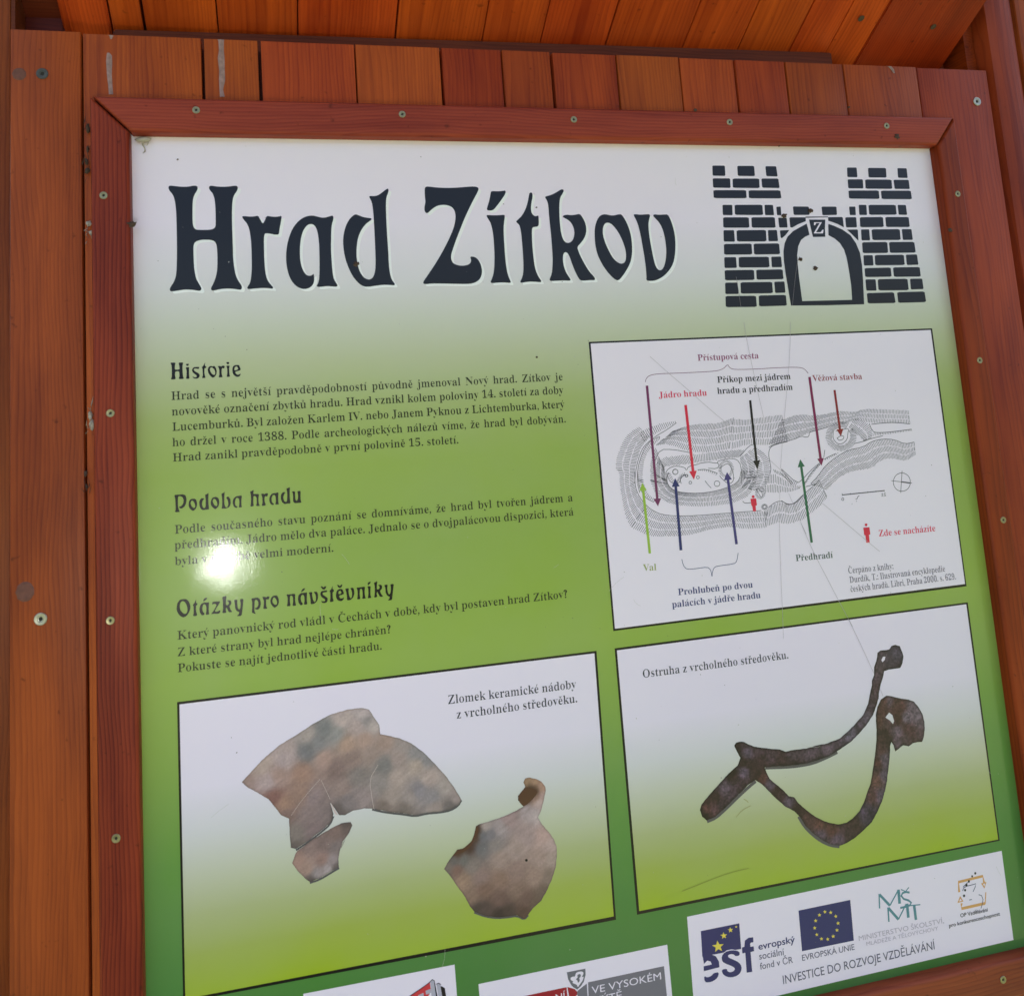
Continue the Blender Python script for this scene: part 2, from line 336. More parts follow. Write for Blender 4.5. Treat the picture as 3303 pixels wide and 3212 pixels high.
# white drip stains that ran down the planks above the frame
def drip(pts, z, label):
    t = []
    bm = bmesh.new(); prev = None
    for x, y, w_ in pts:
        j = random.uniform(-.0002, .0002)
        a = bm.verts.new((x-w_/2+j, 0, -y)); b = bm.verts.new((x, -.0006, -y)); c = bm.verts.new((x+w_/2+j, 0, -y))
        if prev: bm.faces.new((prev[0], prev[1], b, a)); bm.faces.new((prev[1], prev[2], c, b))
        prev = (a, b, c)
    x0, y0 = pts[0][0], pts[0][1]
    for v in bm.verts: v.co.x -= x0; v.co.z += y0
    o = mkobj('drip_stain', bm_done(bm, 'drip_stain'), None, DRIP); o.location = W3(x0, y0, z)
    tag(o, label, 'drip stain', 'white drip stains on the planks')
for _p, _l in [[[[0.13936, 0.0372, 0.00578], [0.13964, 0.03814, 0.00386], [0.13927, 0.04171, 0.0016]], "short chalky drip stain at the top edge of the first wide plank"], [[[0.13651, 0.05762, 0.00256], [0.13712, 0.06051, 0.00544], [0.13735, 0.06766, 0.0064], [0.13717, 0.08188, 0.0051], [0.13795, 0.09603, 0.00446], [0.13879, 0.1052, 0.00446]], "long chalky drip stain below the short one on the first wide plank"], [[[0.25619, 0.0372, 0.00746], [0.25675, 0.03892, 0.00611], [0.25642, 0.05035, 0.00542], [0.25582, 0.0596, 0.00744], [0.25642, 0.07421, 0.00608], [0.25611, 0.08519, 0.00675], [0.25512, 0.09611, 0.00404], [0.25588, 0.10482, 0.00538]], "long chalky drip stain on the narrow second plank"], [[[1.12845, 0.0372, 0.0049], [1.13333, 0.0372, 0.00589], [1.13747, 0.0419, 0.00491], [1.13914, 0.0471, 0.00246]], "faint curved white smear on the top edge of a plank near the right rafter"]]: drip(_p, .0024, _l)

# ------------------------------------------------------------------ roof over the board
roof = thing('shelter_roof', 'steep shelter roof of warm orange boards above the notice board', 'roof', loc=W3(.66, -.02, .06))
TH = R(33.5); sT, cT = math.sin(TH), math.cos(TH)
def ye(x): return -.0099-.0093*(x-.131)      # eave line at depth .06
def slope_pt(x, s, h=0.0):
    "s metres up the roof towards the visitor from the eave line, h metres below the boards"
    y0 = ye(x)+h/cT
    return Vector((x, .06-s*cT, TOP-(y0-s*sT)))
def slope_board(name, x0, x1, s0, s1, th, parent, mat, h=0.0, bev=.0015):
    a = slope_pt(x0, s0, h); b = slope_pt(x1, s0, h); c = slope_pt(x1, s1, h)
    ux = (b-a).normalized(); uy = (c-b).normalized(); uz = ux.cross(uy).normalized(); uy = uz.cross(ux)
    me = box_mesh(name, x1-x0, s1-s0, th, bev, 2); smooth_mesh(me)
    o = mkobj(name, me, parent, mat)
    mm = Matrix((ux, uy, uz)).transposed().to_4x4(); mid = (a+c)/2 + uz*(th/2)
    mm.translation = mid - parent_loc(parent)
    o.matrix_local = mm; return o
cj = [.1290, .1640, .2480, .3413, .4608, .5732, .6513, .7416, .8535, .9362, 1.0152, 1.0745]
for i in range(len(cj)-1):
    g = .0050 if abs(cj[i]-.164) < .001 else (.0028 if i % 3 == 1 else .0012)
    slope_board('ceiling_board', cj[i]+g/2, cj[i+1]-.0006, -.10, 1.30, .018, roof, WOOD_CEIL)
slope_board('roof_deck', .0335, 1.2975, -.14, 1.34, .02, roof, WOOD_DARK, -.0195, 0)  # added above the ceiling boards to block the sun from behind
# eave beam whose face shows as a dark strip between ceiling and planks
def xz_board(name, x0, x1, yt0, yt1, hgt, z0, th, parent, mat, bev=.002):
    bm = bmesh.new()
    fr = [(x0, yt0), (x1, yt1), (x1, yt1+hgt), (x0, yt0+hgt)]; ox, oy = (x0+x1)/2, (yt0+yt1)/2+hgt/2
    f = [bm.verts.new((x-ox, 0, -(y-oy))) for x, y in fr]; b = [bm.verts.new((x-ox, th, -(y-oy))) for x, y in fr]
    bm.faces.new(f); bm.faces.new(b[::-1])
    for i in range(4): bm.faces.new((f[i], b[i], b[(i+1) % 4], f[(i+1) % 4]))
    if bev: bmesh.ops.bevel(bm, geom=list(bm.edges), offset=bev, segments=2, affect='EDGES')
    return child(name, bm_done(bm, name), parent, mat, W3(ox, oy, z0))
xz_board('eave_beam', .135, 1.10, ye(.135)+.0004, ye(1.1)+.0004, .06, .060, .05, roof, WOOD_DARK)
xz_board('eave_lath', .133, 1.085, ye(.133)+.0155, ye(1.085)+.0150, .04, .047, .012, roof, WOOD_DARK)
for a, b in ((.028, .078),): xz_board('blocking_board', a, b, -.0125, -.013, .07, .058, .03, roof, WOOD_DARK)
for a, b in ((1.222, 1.2715), (1.2732, 1.302)): xz_board('blocking_board', a, b, -.0210, -.0212, .07, .060, .03, roof, WOOD_RAILX)
def rafter(sec, s0, s1, mat, name='rafter'):
    "sec: list of (x, h below the boards)"
    bm = bmesh.new(); o0 = slope_pt(sec[0][0], s0, 0)
    A = [bm.verts.new(slope_pt(x, s0, h)-o0) for x, h in sec]; B = [bm.verts.new(slope_pt(x, s1, h)-o0) for x, h in sec]
    n_ = len(sec); bm.faces.new(A); bm.faces.new(B[::-1])
    for i in range(n_): bm.faces.new((A[i], B[i], B[(i+1) % n_], A[(i+1) % n_]))
    bmesh.ops.recalc_face_normals(bm, faces=bm.faces)
    bmesh.ops.bevel(bm, geom=[e for e in bm.edges if e.calc_length() > .5], offset=.002, segments=2, affect='EDGES')
    mt = Matrix.Rotation(TH, 4, 'X')
    me = bm_done(bm, name)
    # lay the mesh along local Y so that its grain follows the slope
    rot = Matrix.Rotation(-(TH), 4, 'X')
    q = Matrix.Rotation(TH, 4, 'X')
    me.transform(q)
    ob = mkobj(name, me, roof, mat); ob.matrix_local = Matrix.Translation(o0-roof.location) @ q.inverted()
    return ob
rafter([(1.1221, -.004), (1.1221, .0302), (1.2700, .030), (1.2727, -.004)], -.05, 1.30, WOOD_RAFT)
rafter([(1.0729, -.004), (1.0772, .016), (1.1217, .030), (1.1219, -.004)], -.05, 1.30, WOOD_RAFT_LIT, 'rafter_batten')  # slanted side of the rafter as its own piece, in the paler lit wood
rafter([(.0767, -.004), (.0767, .010), (.0880, .018), (.1306, .0175), (.1306, -.004)], -.05, 1.30, WOOD_CEIL)
# far side: gable board closing the roof on the right
me, (ox, oy) = prism_mesh('gable_board', [(1.2812, -.12), (1.2975, -.12), (1.2975, .05), (1.2812, .05)], .022, .16, 0)
child('gable_board', me, roof, WOOD_RAFT, W3(ox, oy, 0))

me, (ox, oy) = prism_mesh('gable_board', [(.0325, -.4), (.0365, -.4), (.0365, .06), (.0325, .06)], -.0, .16, 0)  # added dark board that shuts out a gap of sky by the left post
child('gable_board', me, roof, WOOD_DARK, W3(ox, oy, .022))
for x_, s_, h_, r_ in ((1.0977, .0697, .0225, .0060), (1.0701, .0504, .0138, .0045), (1.2108, .071, .030, .0055)):
    r_ *= .72; bm = bmesh.new(); bmesh.ops.create_cone(bm, cap_ends=True, segments=14, radius1=r_, radius2=r_*.8, depth=.0012)
    o = mkobj('nail_head', bm_done(bm, 'nail_head'), roof, GRIME); o.rotation_euler = (-TH, 0, 0); o.location = slope_pt(x_, s_, h_+.0008)-roof.location
# ------------------------------------------------------------------ the printed sheet
LZ = .00006
def decode(v):
    o = [(v[0], v[1])]
    for i in range(2, len(v), 2): o.append((o[-1][0]+v[i], o[-1][1]+v[i+1]))
    return o
def chaikin(l, a):
    o = []; n = len(l)
    for i in range(n):
        p, q = l[i], l[(i+1) % n]
        o.append((p[0]*(1-a)+q[0]*a, p[1]*(1-a)+q[1]*a)); o.append((p[0]*a+q[0]*(1-a), p[1]*a+q[1]*(1-a)))
    return o
def smooth_open(l):
    o = [l[0]]
    for p, q in zip(l, l[1:]): o += [(p[0]*.75+q[0]*.25, p[1]*.75+q[1]*.25), (p[0]*.25+q[0]*.75, p[1]*.25+q[1]*.75)]
    return o+[l[-1]]
def stroke(l, w_, closed):
    l = [Vector(p) for p in l]
    if closed: l = l+[l[0]]
    Lf, Rt = [], []; n = len(l)
    for i in range(n):
        a, b = l[max(0, i-1)], l[min(n-1, i+1)]
        if closed and i in (0, n-1): a, b = l[-2], l[1]
        d = (b-a); d = d.normalized() if d.length > 1e-9 else Vector((1, 0)); nn = Vector((-d.y, d.x))*w_/2
        Lf.append(l[i]+nn); Rt.append(l[i]-nn)
    return Lf, Rt
class Print:
    "collects flat ink shapes in board millimetres/10 and links them as one thin mesh"
    def __init__(s): s.v = []; s.f = []; s.m = []; s.mats = []; s.n = 0
    def up(s, lay):
        'no two overlapping strokes lie in one plane'
        s.n += 1; return lay+(s.n % 24)*.03
    def mi(s, key):
        if key not in s.mats: s.mats.append(key)
        return s.mats.index(key)
    def tri(s, loops, key, lay):
        flat = [Vector((p[0], p[1], 0)) for lp in loops for p in lp]; b = len(s.v)
        lay = s.up(lay)
        tr = geometry.tessellate_polygon([[Vector((p[0], p[1], 0)) for p in lp] for lp in loops])
        s.v += [(p.x, p.y, lay) for p in flat]; k = s.mi(key)
        for t in tr:
            s.f.append((b+t[0], b+t[1], b+t[2])); s.m.append(k)
    def strip(s, l, w_, closed, key, lay):
        a, b_ = stroke(l, w_, closed); k = s.mi(key); lay = s.up(lay)
        for i in range(len(a)-1):
            b = len(s.v); s.v += [(*a[i], lay), (*a[i+1], lay), (*b_[i+1], lay), (*b_[i], lay)]; s.f.append((b, b+1, b+2, b+3)); s.m.append(k)
    def loops(s, poly, key, lay):
        if poly[0][0] >= 10:
            c = poly[0]; l = decode(c[2:])
            for _ in range(c[0] % 10): l = chaikin(l, .25) if c[0] >= 20 else smooth_open(l)
            s.strip(l, c[1], c[0] >= 20, key, lay); return
        out = []
        for c in poly:
            l = decode(c[1:])
            if c[0]: l = chaikin(l, {1: .25, 2: .2, 3: .07}[c[0]])
            out.append(l)
        s.tri(out, key, lay)
    def link(s, name, parent, off=(0, 0)):
        if not s.v: return None
        cx = sum(v[0] for v in s.v)/len(s.v); cy = sum(v[1] for v in s.v)/len(s.v)
        me = bpy.data.meshes.new(name)
        me.from_pydata([((x-cx)*1e-4, -lay*LZ, -(y-cy)*1e-4) for x, y, lay in s.v], [], s.f)
        for k in s.mats: me.materials.append(pmat(k))
        me.polygons.foreach_set('material_index', s.m)
        # all ink faces look out of the board
        bm = bmesh.new(); bm.from_mesh(me)
        for f in bm.faces:
            if f.normal.y > 0: f.normal_flip()
        bm.to_mesh(me); bm.free()
        o = bpy.data.objects.new(name, me); COL.objects.link(o); o.parent = parent
        o.location = W3(cx*1e-4+off[0], cy*1e-4+off[1], 0) - parent_loc(parent)
        return o
ART = {"items":[["title_letter","","ink",3,[[[1,1963,2107,9,-21,20,-4,49,7,66,7,66,-2,40,-10,37,-3,19,11,2,25,-13,29,-21,32,-18,49,-7,72,-3,106,-1,92,7,46,19,28,33,7,73,1,60,-3,34,-15,14,-24,3,-67,1,-100,-2,-92,-7,-58,-15,-50,-23,-28,-17,-29,5,-25,24,-7,50,10,81,4,67,-6,55,-9,24,7,4,25,-13,33,-32,43,-16,54,-9,93,-5,143,0,142,1,142,-1,142,9,106,14,84,25,57,29,43,8,28,-10,24,-20,3,-57,-12,-66,-6,-80,5,-60,15,-30,-2,-6,-24,21,-38,25,-55,22,-77,8,-84,3,-105,-2,-85,-7,-49,-19,-28,-40,-14,-59,-3,-53,4,-40,14,-22,24,-7,49,0,84,1,105,6,70,12,77,28,56,23,42,3,24,-15,14,-30,-3,-58,-11,-66,-4,-71,9,-59,9,-22,-4,-8,-22,15,-30,30,-44,21,-55,11,-76,6,-124,4,-175,1,-175,-1,-141,-4,-92,-11,-84,-19,-50,-29,-35]]]],
["title_letter","","ink",3,[[[1,2732,2439,9,-14,40,4,48,4,41,-4,34,-7,16,29,32,68,26,-46,19,-49,37,7,48,5,42,-2,36,-12,-3,37,-12,58,-13,58,-7,50,-12,14,-31,0,-48,-11,-54,-8,-16,18,-6,57,-2,107,-1,107,3,107,8,85,22,64,39,47,14,21,-7,12,-42,-6,-68,-5,-81,4,-61,7,-21,-8,5,-21,25,-34,15,-56,12,-113,3,-142,0,-142,-6,-85,-11,-79,-22,-57,-29,-36]]]],
["title_letter","","ink",3,[[[1,3191,2877,10,-86,21,-93,35,-93,37,-65,51,-58,57,-39,57,-18,49,-2,49,13,49,13,42,-3,44,-14,28,-8,13,9,-2,37,-19,51,-10,73,-7,109,-6,109,1,109,2,94,5,86,11,58,26,44,10,21,-8,15,-45,-3,-63,-7,-56,6,-49,2,-12,-14,21,-32,13,-57,8,-108,5,-144,2,-108,-3,-87,-9,-80,-17,-51,-23,-29,-32,-8,-35,11,-37,40,-27,57,-20,80,-11,86,-3,86,4,79,14,65,23,50,26,30,28,7,28,-6,18,-21,6,36,-3,50,-15,42,-33,31,-42,14,-48,-1,-48,-23,-46,-47,-32,-58,-21,-78,-11,-86]]]],
["title_letter","","ink",3,[[[1,4147,2205,12,-9,47,3,44,-9,45,-30,46,-37,27,-15,11,14,-9,38,-23,52,-9,75,-5,127,-1,148,1,148,2,147,-1,147,6,95,17,74,27,37,7,18,-12,11,-54,-7,-72,-3,-87,9,-65,9,-50,0,-42,-17,-47,-44,-47,-66,-38,-88,-31,-102,-16,-102,-3,-102,11,-87,26,-88,39,-73,45,-48,37,-21,29,11,49,22,57,11,36,3,10,12,-19,19,-44,29,-46,51,-39,66,-26,73,-15,95,-6,88,5,87,17,80,29,59,34,37,42,15,37,-14,23,-35,18,-58,8,-95,4,-146,1,-147,0,-148,-1,-126,-6,-96,-12,-52]]]],
["title_letter","","ink",3,[[[1,4800,2106,17,-21,33,-2,90,12,128,5,114,-4,115,-10,93,-6,45,8,14,20,-14,35,-47,77,-61,106,-70,129,-53,114,-52,112,-45,105,-36,89,-11,52,9,45,24,30,52,20,59,5,54,-11,32,-21,10,-34,-10,-34,12,-9,38,5,36,24,28,46,15,60,1,60,-21,59,-41,41,-62,24,-76,5,-149,-6,-149,-7,-111,-2,-74,7,-22,-13,9,-26,40,-51,65,-87,64,-88,67,-103,66,-111,52,-97,35,-75,26,-83,10,-75,-11,-61,-31,-38,-45,-19,-52,-5,-53,5,-46,19,-47,33,-36,34,-23,10,-18,-18,-5,-37,9,-45,10,-38,-4,-68]]]],
["title_letter","","ink",3,[[[1,5518,2428,25,-3,61,5,78,-2,58,-5,4,19,-13,62,-12,68,-6,115,0,114,-1,114,3,113,12,106,22,68,12,31,-15,8,-69,-9,-76,1,-70,6,-20,-12,16,-29,27,-60,18,-90,12,-135,4,-152,-3,-113,-10,-84,-15,-54,-28,-46]],[[1,5594,2143,19,-7,66,3,55,-4,36,-7,8,18,-16,35,-52,69,-51,62,-42,46,-32,15,-38,-2,-19,-10,10,-34,24,-61,18,-62]]]],
["title_letter","","ink",3,[[[1,6066,2165,17,-13,15,1,10,19,-5,42,-19,68,-11,61,2,53,17,30,26,17,27,-5,16,-4,0,45,-4,61,-14,28,-35,5,-28,4,-14,22,-6,75,-4,113,2,112,4,112,12,89,25,67,31,49,4,19,-17,5,-69,-7,-60,-3,-69,7,-39,6,-7,-18,22,-32,22,-59,11,-89,5,-148,-1,-112,-1,-112,-6,-75,-11,-52,-29,-27,-8,-15,31,-26,49,-45,44,-67,32,-76,22,-76]]]],
["title_letter","","ink",3,[[[1,6259,2210,14,-11,43,-9,57,-22,57,-30,42,-25,27,0,6,21,-18,30,-31,42,-16,54,-12,99,-5,107,0,98,4,84,14,68,24,42,34,15,36,-7,34,-30,21,-49,7,-53,-7,-53,-23,-54,-40,-38,-42,-23,-24,-15,15,-16,40,-9,55,6,55,-4,57,-13,28,37,24,46,16,61,0,61,-16,61,-32,53,-44,49,-42,37,10,57,32,83,40,84,48,84,54,61,11,27,-11,14,-71,-1,-63,4,-43,-3,-24,-30,-33,-76,-31,-90,-24,-91,-20,-45,-25,-17,-25,12,-14,34,-6,67,9,75,22,68,34,53,14,27,-9,14,-74,-5,-77,0,-78,4,-28,-9,8,-25,28,-55,16,-89,11,-112,1,-150,1,-113,-4,-114,-3,-136,1,-106,-7,-61]]]],
["title_letter","","ink",3,[[[1,6852,2682,7,-76,17,-61,29,-62,36,-42,46,-19,48,4,47,12,48,-1,50,-12,40,-2,29,39,34,70,25,77,16,93,2,100,-9,100,-20,84,-31,68,-47,68,-54,67,-62,58,-53,-30,-51,-54,-56,-77,-44,-84,-29,-76,-17,-84,-4,-84],[1,6961,2622,13,-54,27,-34,32,-8,40,12,37,35,42,58,41,85,25,77,17,77,1,69,-13,61,-27,30,-41,7,-46,-24,-44,-46,-34,-62,-33,-76,-25,-77,-14,-69]]]],
["title_letter","","ink",3,[[[1,7378,2432,21,-10,73,9,66,-5,49,-3,13,17,-19,47,-16,62,-3,93,5,109,10,108,11,100,15,93,23,54,31,22,33,-9,33,-42,30,-84,19,-108,-1,-116,-10,-102,-21,-78,-31,-62,-41,-47,-33,-36,18,-19,65,8,67,-4,50,-2,28,54,24,86,15,94,3,93,-11,109,-18,93,-29,85,-45,68,-68,68,-70,45,-77,29,-57,5,-61,-6,8,-55,2,-122,-7,-138,-12,-131,-12,-132,-18,-108,-21,-70]]]],
["heading","0","ink",3,[[[2,1944,4013,55,1,-9,32,-1,42,24,3,25,-3,-4,-41,-7,-31,50,-1,-10,34,0,63,3,51,9,30,-54,-2,9,-30,-1,-42,-4,-11,-36,1,-4,42,8,41,-52,1,11,-31,2,-76,-2,-46]],[[2,2098,4069,37,0,-3,29,0,59,4,36,-37,0,7,-37,2,-51]],[[2,2101,4033,32,0,-2,14,-12,10,-12,-6]],[[2,2171,4081,16,-10,24,0,27,0,-1,13,-10,10,-24,-8,-20,4,-3,10,14,18,32,18,14,18,-1,21,-14,16,-29,5,-24,-10,-7,-19,11,9,20,7,15,-10,-6,-17,-24,-18,-15,-17,-3,-22]],[[2,2300,4025,-5,25,4,17,14,5,-9,15,-14,3,-1,45,5,38,8,19,-41,0,11,-28,-1,-43,-1,-34,-8,-11,14,-10,13,-25]],[[2,2324,4098,11,-23,19,-10,20,6,21,-4,13,22,9,35,-5,33,-17,25,-20,12,-24,-18,-20,-31,-7,-26],[2,2345,4103,8,-18,13,-4,20,16,15,30,-3,30,-10,8,-20,-10,-16,-26]],[[2,2425,4071,31,-1,8,9,8,-11,29,2,-5,29,-22,-5,-7,10,-1,56,11,32,-45,0,11,-29,-1,-55,-7,-24]],[[2,2515,4070,37,0,-7,25,1,64,7,32,-39,0,11,-33,0,-60]],[[2,2516,4032,33,0,-2,16,-13,9,-12,-8]],[[2,2578,4105,9,-25,21,-13,29,0,12,3,8,21,9,27,-10,10,-25,5,-25,7,13,29,23,5,21,-14,-3,21,-19,14,-24,-1,-25,-18,-13,-28],[2,2598,4119,5,-26,17,-12,10,5,10,26,-13,6,-21,8]]]],
["heading","1","ink",3,[[[2,1953,5392,47,2,42,-2,24,12,10,37,-5,46,-18,34,-25,16,-24,-5,-3,-18,17,1,22,-23,8,-35,-10,-33,-21,-14,-23,0,-5,35,1,64,7,43,13,19,-55,-1,11,-27,-1,-57,-1,-57]],[[2,2094,5496,9,-35,21,-16,32,2,17,12,9,44,-11,42,-32,29,-28,-23,-15,-26],[2,2113,5490,11,-26,17,3,17,34,3,32,-15,10,-20,-20]],[[2,2262,5412,17,-2,20,-12,-5,49,0,71,6,51,-39,-1,-25,3,-24,-19,-11,-41,3,-42,22,-24,31,8,-20,18,-9,35,9,37,17,10,12,-22,1,-72]],[[2,2316,5495,11,-35,22,-16,31,2,18,16,8,40,-11,42,-32,30,-28,-24,-17,-26],[2,2335,5486,13,-24,18,6,15,32,2,33,-12,9,-21,-19]],[[2,2427,5414,18,-3,18,-15,-7,49,-2,72,8,36,18,12,15,-31,-3,-43,-20,-34,25,-8,21,29,2,44,-12,35,-36,15,-49,-2,9,-26,2,-79]],[[2,2538,5509,12,-36,29,-21,28,0,29,-5,-7,54,-1,51,8,21,-37,-2,8,-28,1,-51,-12,-22,-21,2,-12,38,2,37,18,12,7,8,-19,9,-24,-20]],[[2,2721,5414,17,-3,22,-13,-7,47,30,-1,29,4,-8,52,3,51,11,23,-43,-4,11,-28,0,-58,-14,-19,-18,2,-4,65,6,38,-38,2,8,-34,3,-73]],[[2,2832,5448,27,-1,7,10,11,-11,29,0,-7,36,-29,-8,-4,53,15,46,-46,1,11,-34,-1,-59]],[[2,2914,5512,13,-39,26,-22,33,-1,29,-6,-6,57,1,51,5,20,-40,-1,9,-28,0,-51,-10,-23,-22,2,-12,32,2,40,18,16,7,8,-19,8,-24,-19]],[[2,3097,5411,18,-3,22,-11,-5,47,-2,74,8,54,-40,-2,-26,3,-25,-22,-12,-44,7,-40,20,-22,29,7,-19,17,-10,36,9,37,19,13,13,-21,3,-77]],[[2,3155,5446,35,1,-3,46,3,47,15,11,12,-27,1,-44,-6,-33,36,-1,-4,51,0,51,9,24,-38,0,-30,1,-21,-15,2,-52,-2,-37]]]],
["heading","2","ink",3,[[[2,1954,6526,8,-43,24,-30,31,-4,32,2,25,26,14,39,-1,41,-18,39,-24,26,-29,10,-31,-19,-23,-34,-9,-30],[2,1984,6517,7,-34,20,-16,23,12,19,34,8,41,-8,34,-22,13,-25,-21,-19,-30]],[[2,2147,6461,-3,35,16,16,-6,11,-10,3,-2,54,14,49,-45,0,9,-34,0,-64,-9,-15,18,-16,10,-23]],[[2,2176,6560,13,-39,29,-18,29,3,28,-1,-6,47,-1,47,6,30,-39,-1,10,-32,0,-52,-13,-22,-17,2,-10,33,5,39,17,16,-6,17,-23,1,-17,-28]],[[2,2230,6460,29,-3,-11,20,-24,15,-11,-4]],[[2,2308,6506,38,1,41,1,-18,31,-24,33,-19,33,23,5,27,-12,9,-2,-7,29,-18,6,-34,-4,-37,0,26,-29,24,-39,9,-21,-25,-13,-21,10]],[[2,2406,6466,24,-3,20,-7,-7,49,-4,41,14,10,18,-13,-2,-21,-20,-16,32,0,15,16,-1,27,-21,18,10,31,20,30,-38,-2,-14,-38,-11,-15,-4,26,8,30,-45,0,11,-33,1,-82]],[[2,2522,6507,36,3,-4,36,4,47,14,20,13,-17,4,-47,-7,-43,38,1,-8,51,-7,58,-11,61,-50,-4,24,-17,3,-23,-23,-8,-16,-28,-2,-54]],[[2,2697,6510,33,0,30,-3,23,17,11,40,-7,41,-20,25,-29,-3,-9,-13,27,-9,13,-26,-5,-36,-17,-16,-15,7,-5,53,-2,59,17,28,-44,-19,4,-29,4,-77]],[[2,2808,6506,32,2,8,8,10,-8,27,0,-10,32,-24,-7,-4,19,-1,53,14,25,-48,-2,10,-31,2,-54]],[[2,2890,6550,13,-31,22,-14,36,1,14,29,4,36,-10,35,-37,26,-26,-27,-14,-25],[2,2911,6552,10,-26,15,-2,17,26,7,31,-9,20,-21,-5,-17,-23]]]],
["heading","2","ink",3,[[[2,3056,6506,40,2,54,-2,-5,50,2,45,8,29,-41,-1,9,-37,0,-51,-12,-20,-16,5,-5,56,8,45,-42,2,11,-37,2,-56]],[[2,3174,6559,11,-37,26,-17,33,3,29,-4,-5,45,-2,45,6,35,-40,-1,9,-31,1,-50,-11,-20,-17,1,-11,28,4,38,16,17,-4,16,-19,5,-20,-25]],[[2,3229,6463,29,-3,-20,26,-26,12,-3,-5]],[[2,3289,6507,38,1,-4,28,7,45,12,33,17,-11,4,-44,-7,-29,-16,-21,33,-1,12,21,-1,45,-12,33,-30,23,-38,2,1,-41,-5,-51]],[[2,3410,6525,15,-17,29,-2,32,1,-10,19,-26,-3,-17,6,4,18,30,22,20,21,-6,32,-26,13,-29,-6,-13,-24,23,11,20,-3,1,-16,-29,-22,-17,-21]],[[2,3414,6459,19,-1,9,16,14,-11,23,-2,-18,34,-26,-2]],[[2,3544,6462,-5,31,16,18,-1,13,-14,5,-3,54,11,45,-44,1,9,-36,2,-64,-9,-13,20,-17]],[[2,3572,6561,12,-41,27,-16,33,3,17,53,-24,7,-33,6,12,30,26,0,17,-11,-8,28,-30,13,-32,-13,-15,-30],[2,3600,6554,3,-25,17,-8,15,28,-23,9]],[[2,3587,6460,16,0,16,17,14,-16,15,-1,-14,33,-29,-1]],[[2,3673,6507,40,-2,-5,31,4,45,12,33,17,-11,5,-44,-8,-33,-12,-19,33,-2,10,27,0,42,-15,34,-31,22,-36,1,2,-40,-6,-51]],[[2,3793,6509,45,0,49,-4,-8,47,2,52,9,27,-41,-1,8,-35,-1,-54,-9,-17,-17,4,-6,58,7,44,-37,1,10,-41,0,-55]],[[2,3910,6507,38,-1,-7,46,-1,52,10,26,-42,1,11,-36,1,-58]],[[2,3920,6465,34,-5,-12,21,-27,16]],[[2,3983,6474,20,-3,19,-11,-7,41,-4,45,15,5,17,-15,-2,-19,-16,-14,33,-1,14,18,-6,28,-21,18,11,36,22,28,-36,0,-16,-31,-11,-27,-8,19,6,38,-36,1,10,-35,4,-77]],[[2,4093,6509,39,0,-8,42,6,46,13,20,15,-24,6,-51,-5,-33,39,-2,-8,50,-10,57,-10,63,-50,-3,24,-18,1,-19,-23,-9,-18,-34,0,-52]]]],
["castle_emblem","printed_brick","inkb",2,[[[3,8511,1799,175,-1,-8,135,-177,-2]]]],
["castle_emblem","printed_brick","inkb",2,[[[3,8859,1800,240,-2,-4,135,-242,-1]]]],
["castle_emblem","printed_brick","inkb",2,[[[3,9259,1801,155,-1,5,136,-162,-4]]]],
["castle_emblem","printed_brick","inkb",2,[[[3,8497,1965,243,-1,-6,125,-243,-3]]]],
["castle_emblem","printed_brick","inkb",2,[[[3,8775,1966,376,-2,-8,126,-378,-3]]]],
["castle_emblem","printed_brick","inkb",2,[[[3,9182,1964,243,-2,4,127,-248,-4]]]],
["castle_emblem","printed_brick","inkb",2,[[[3,8489,2118,459,-1,-5,106,-459,-2]]]],
["castle_emblem","printed_brick","inkb",2,[[[3,8982,2119,452,-1,4,107,-462,-2]]]],
["castle_emblem","printed_brick","inkb",2,[[[3,8595,2308,137,0,-11,134,-135,-3]]]],
["castle_emblem","printed_brick","inkb",2,[[[3,8764,2308,391,-1,-5,135,-395,-4]]]],
["castle_emblem","printed_brick","inkb",2,[[[3,9185,2309,121,0,-1,136,-127,-3]]]],
["castle_emblem","printed_brick","inkb",2,[[[3,8586,2468,358,2,-7,134,-362,-3]]]],
["castle_emblem","printed_brick","inkb",2,[[[3,8980,2470,331,0,-3,137,-337,-3]]]],
["castle_emblem","printed_brick","inkb",2,[[[3,8572,2634,147,-1,-4,149,-154,-4]]]],
["castle_emblem","printed_brick","inkb",2,[[[3,8754,2635,412,0,-9,148,-413,-3]]]],
["castle_emblem","printed_brick","inkb",2,[[[3,9194,2637,128,-1,-1,145,-136,0]]]],
["castle_emblem","printed_brick","inkb",2,[[[3,8558,2809,385,-1,-7,140,-389,-3]]]],
["castle_emblem","printed_brick","inkb",2,[[[3,8971,2810,361,0,-3,140,-366,-1]]]],
["castle_emblem","printed_brick","inkb",2,[[[3,8544,2977,163,1,-4,137,-169,-1]]]],
["castle_emblem","printed_brick","inkb",2,[[[3,8744,2977,420,3,-4,136,-427,-5]]]],
["castle_emblem","printed_brick","inkb",2,[[[3,9199,2981,140,-1,-3,137,-144,-1]]]],
["castle_emblem","printed_brick","inkb",2,[[[3,8531,3141,406,3,-7,128,-407,-3]]]],
["castle_emblem","printed_brick","inkb",2,[[[3,8968,3144,373,1,-2,127,-379,-2]]]],
["castle_emblem","printed_brick","inkb",2,[[[3,8520,3298,172,1,-3,145,-181,-3]]]],
["castle_emblem","printed_brick","inkb",2,[[[3,8731,3298,442,4,-6,144,-446,-5]]]],
["castle_emblem","printed_brick","inkb",2,[[[3,9203,3302,144,-1,-3,143,-146,0]]]],
["castle_emblem","printed_brick","inkb",2,[[[3,8506,3465,420,7,-4,141,-427,-8]]]],
["castle_emblem","printed_brick","inkb",2,[[[3,8965,3470,381,2,-3,137,-389,-1]]]],
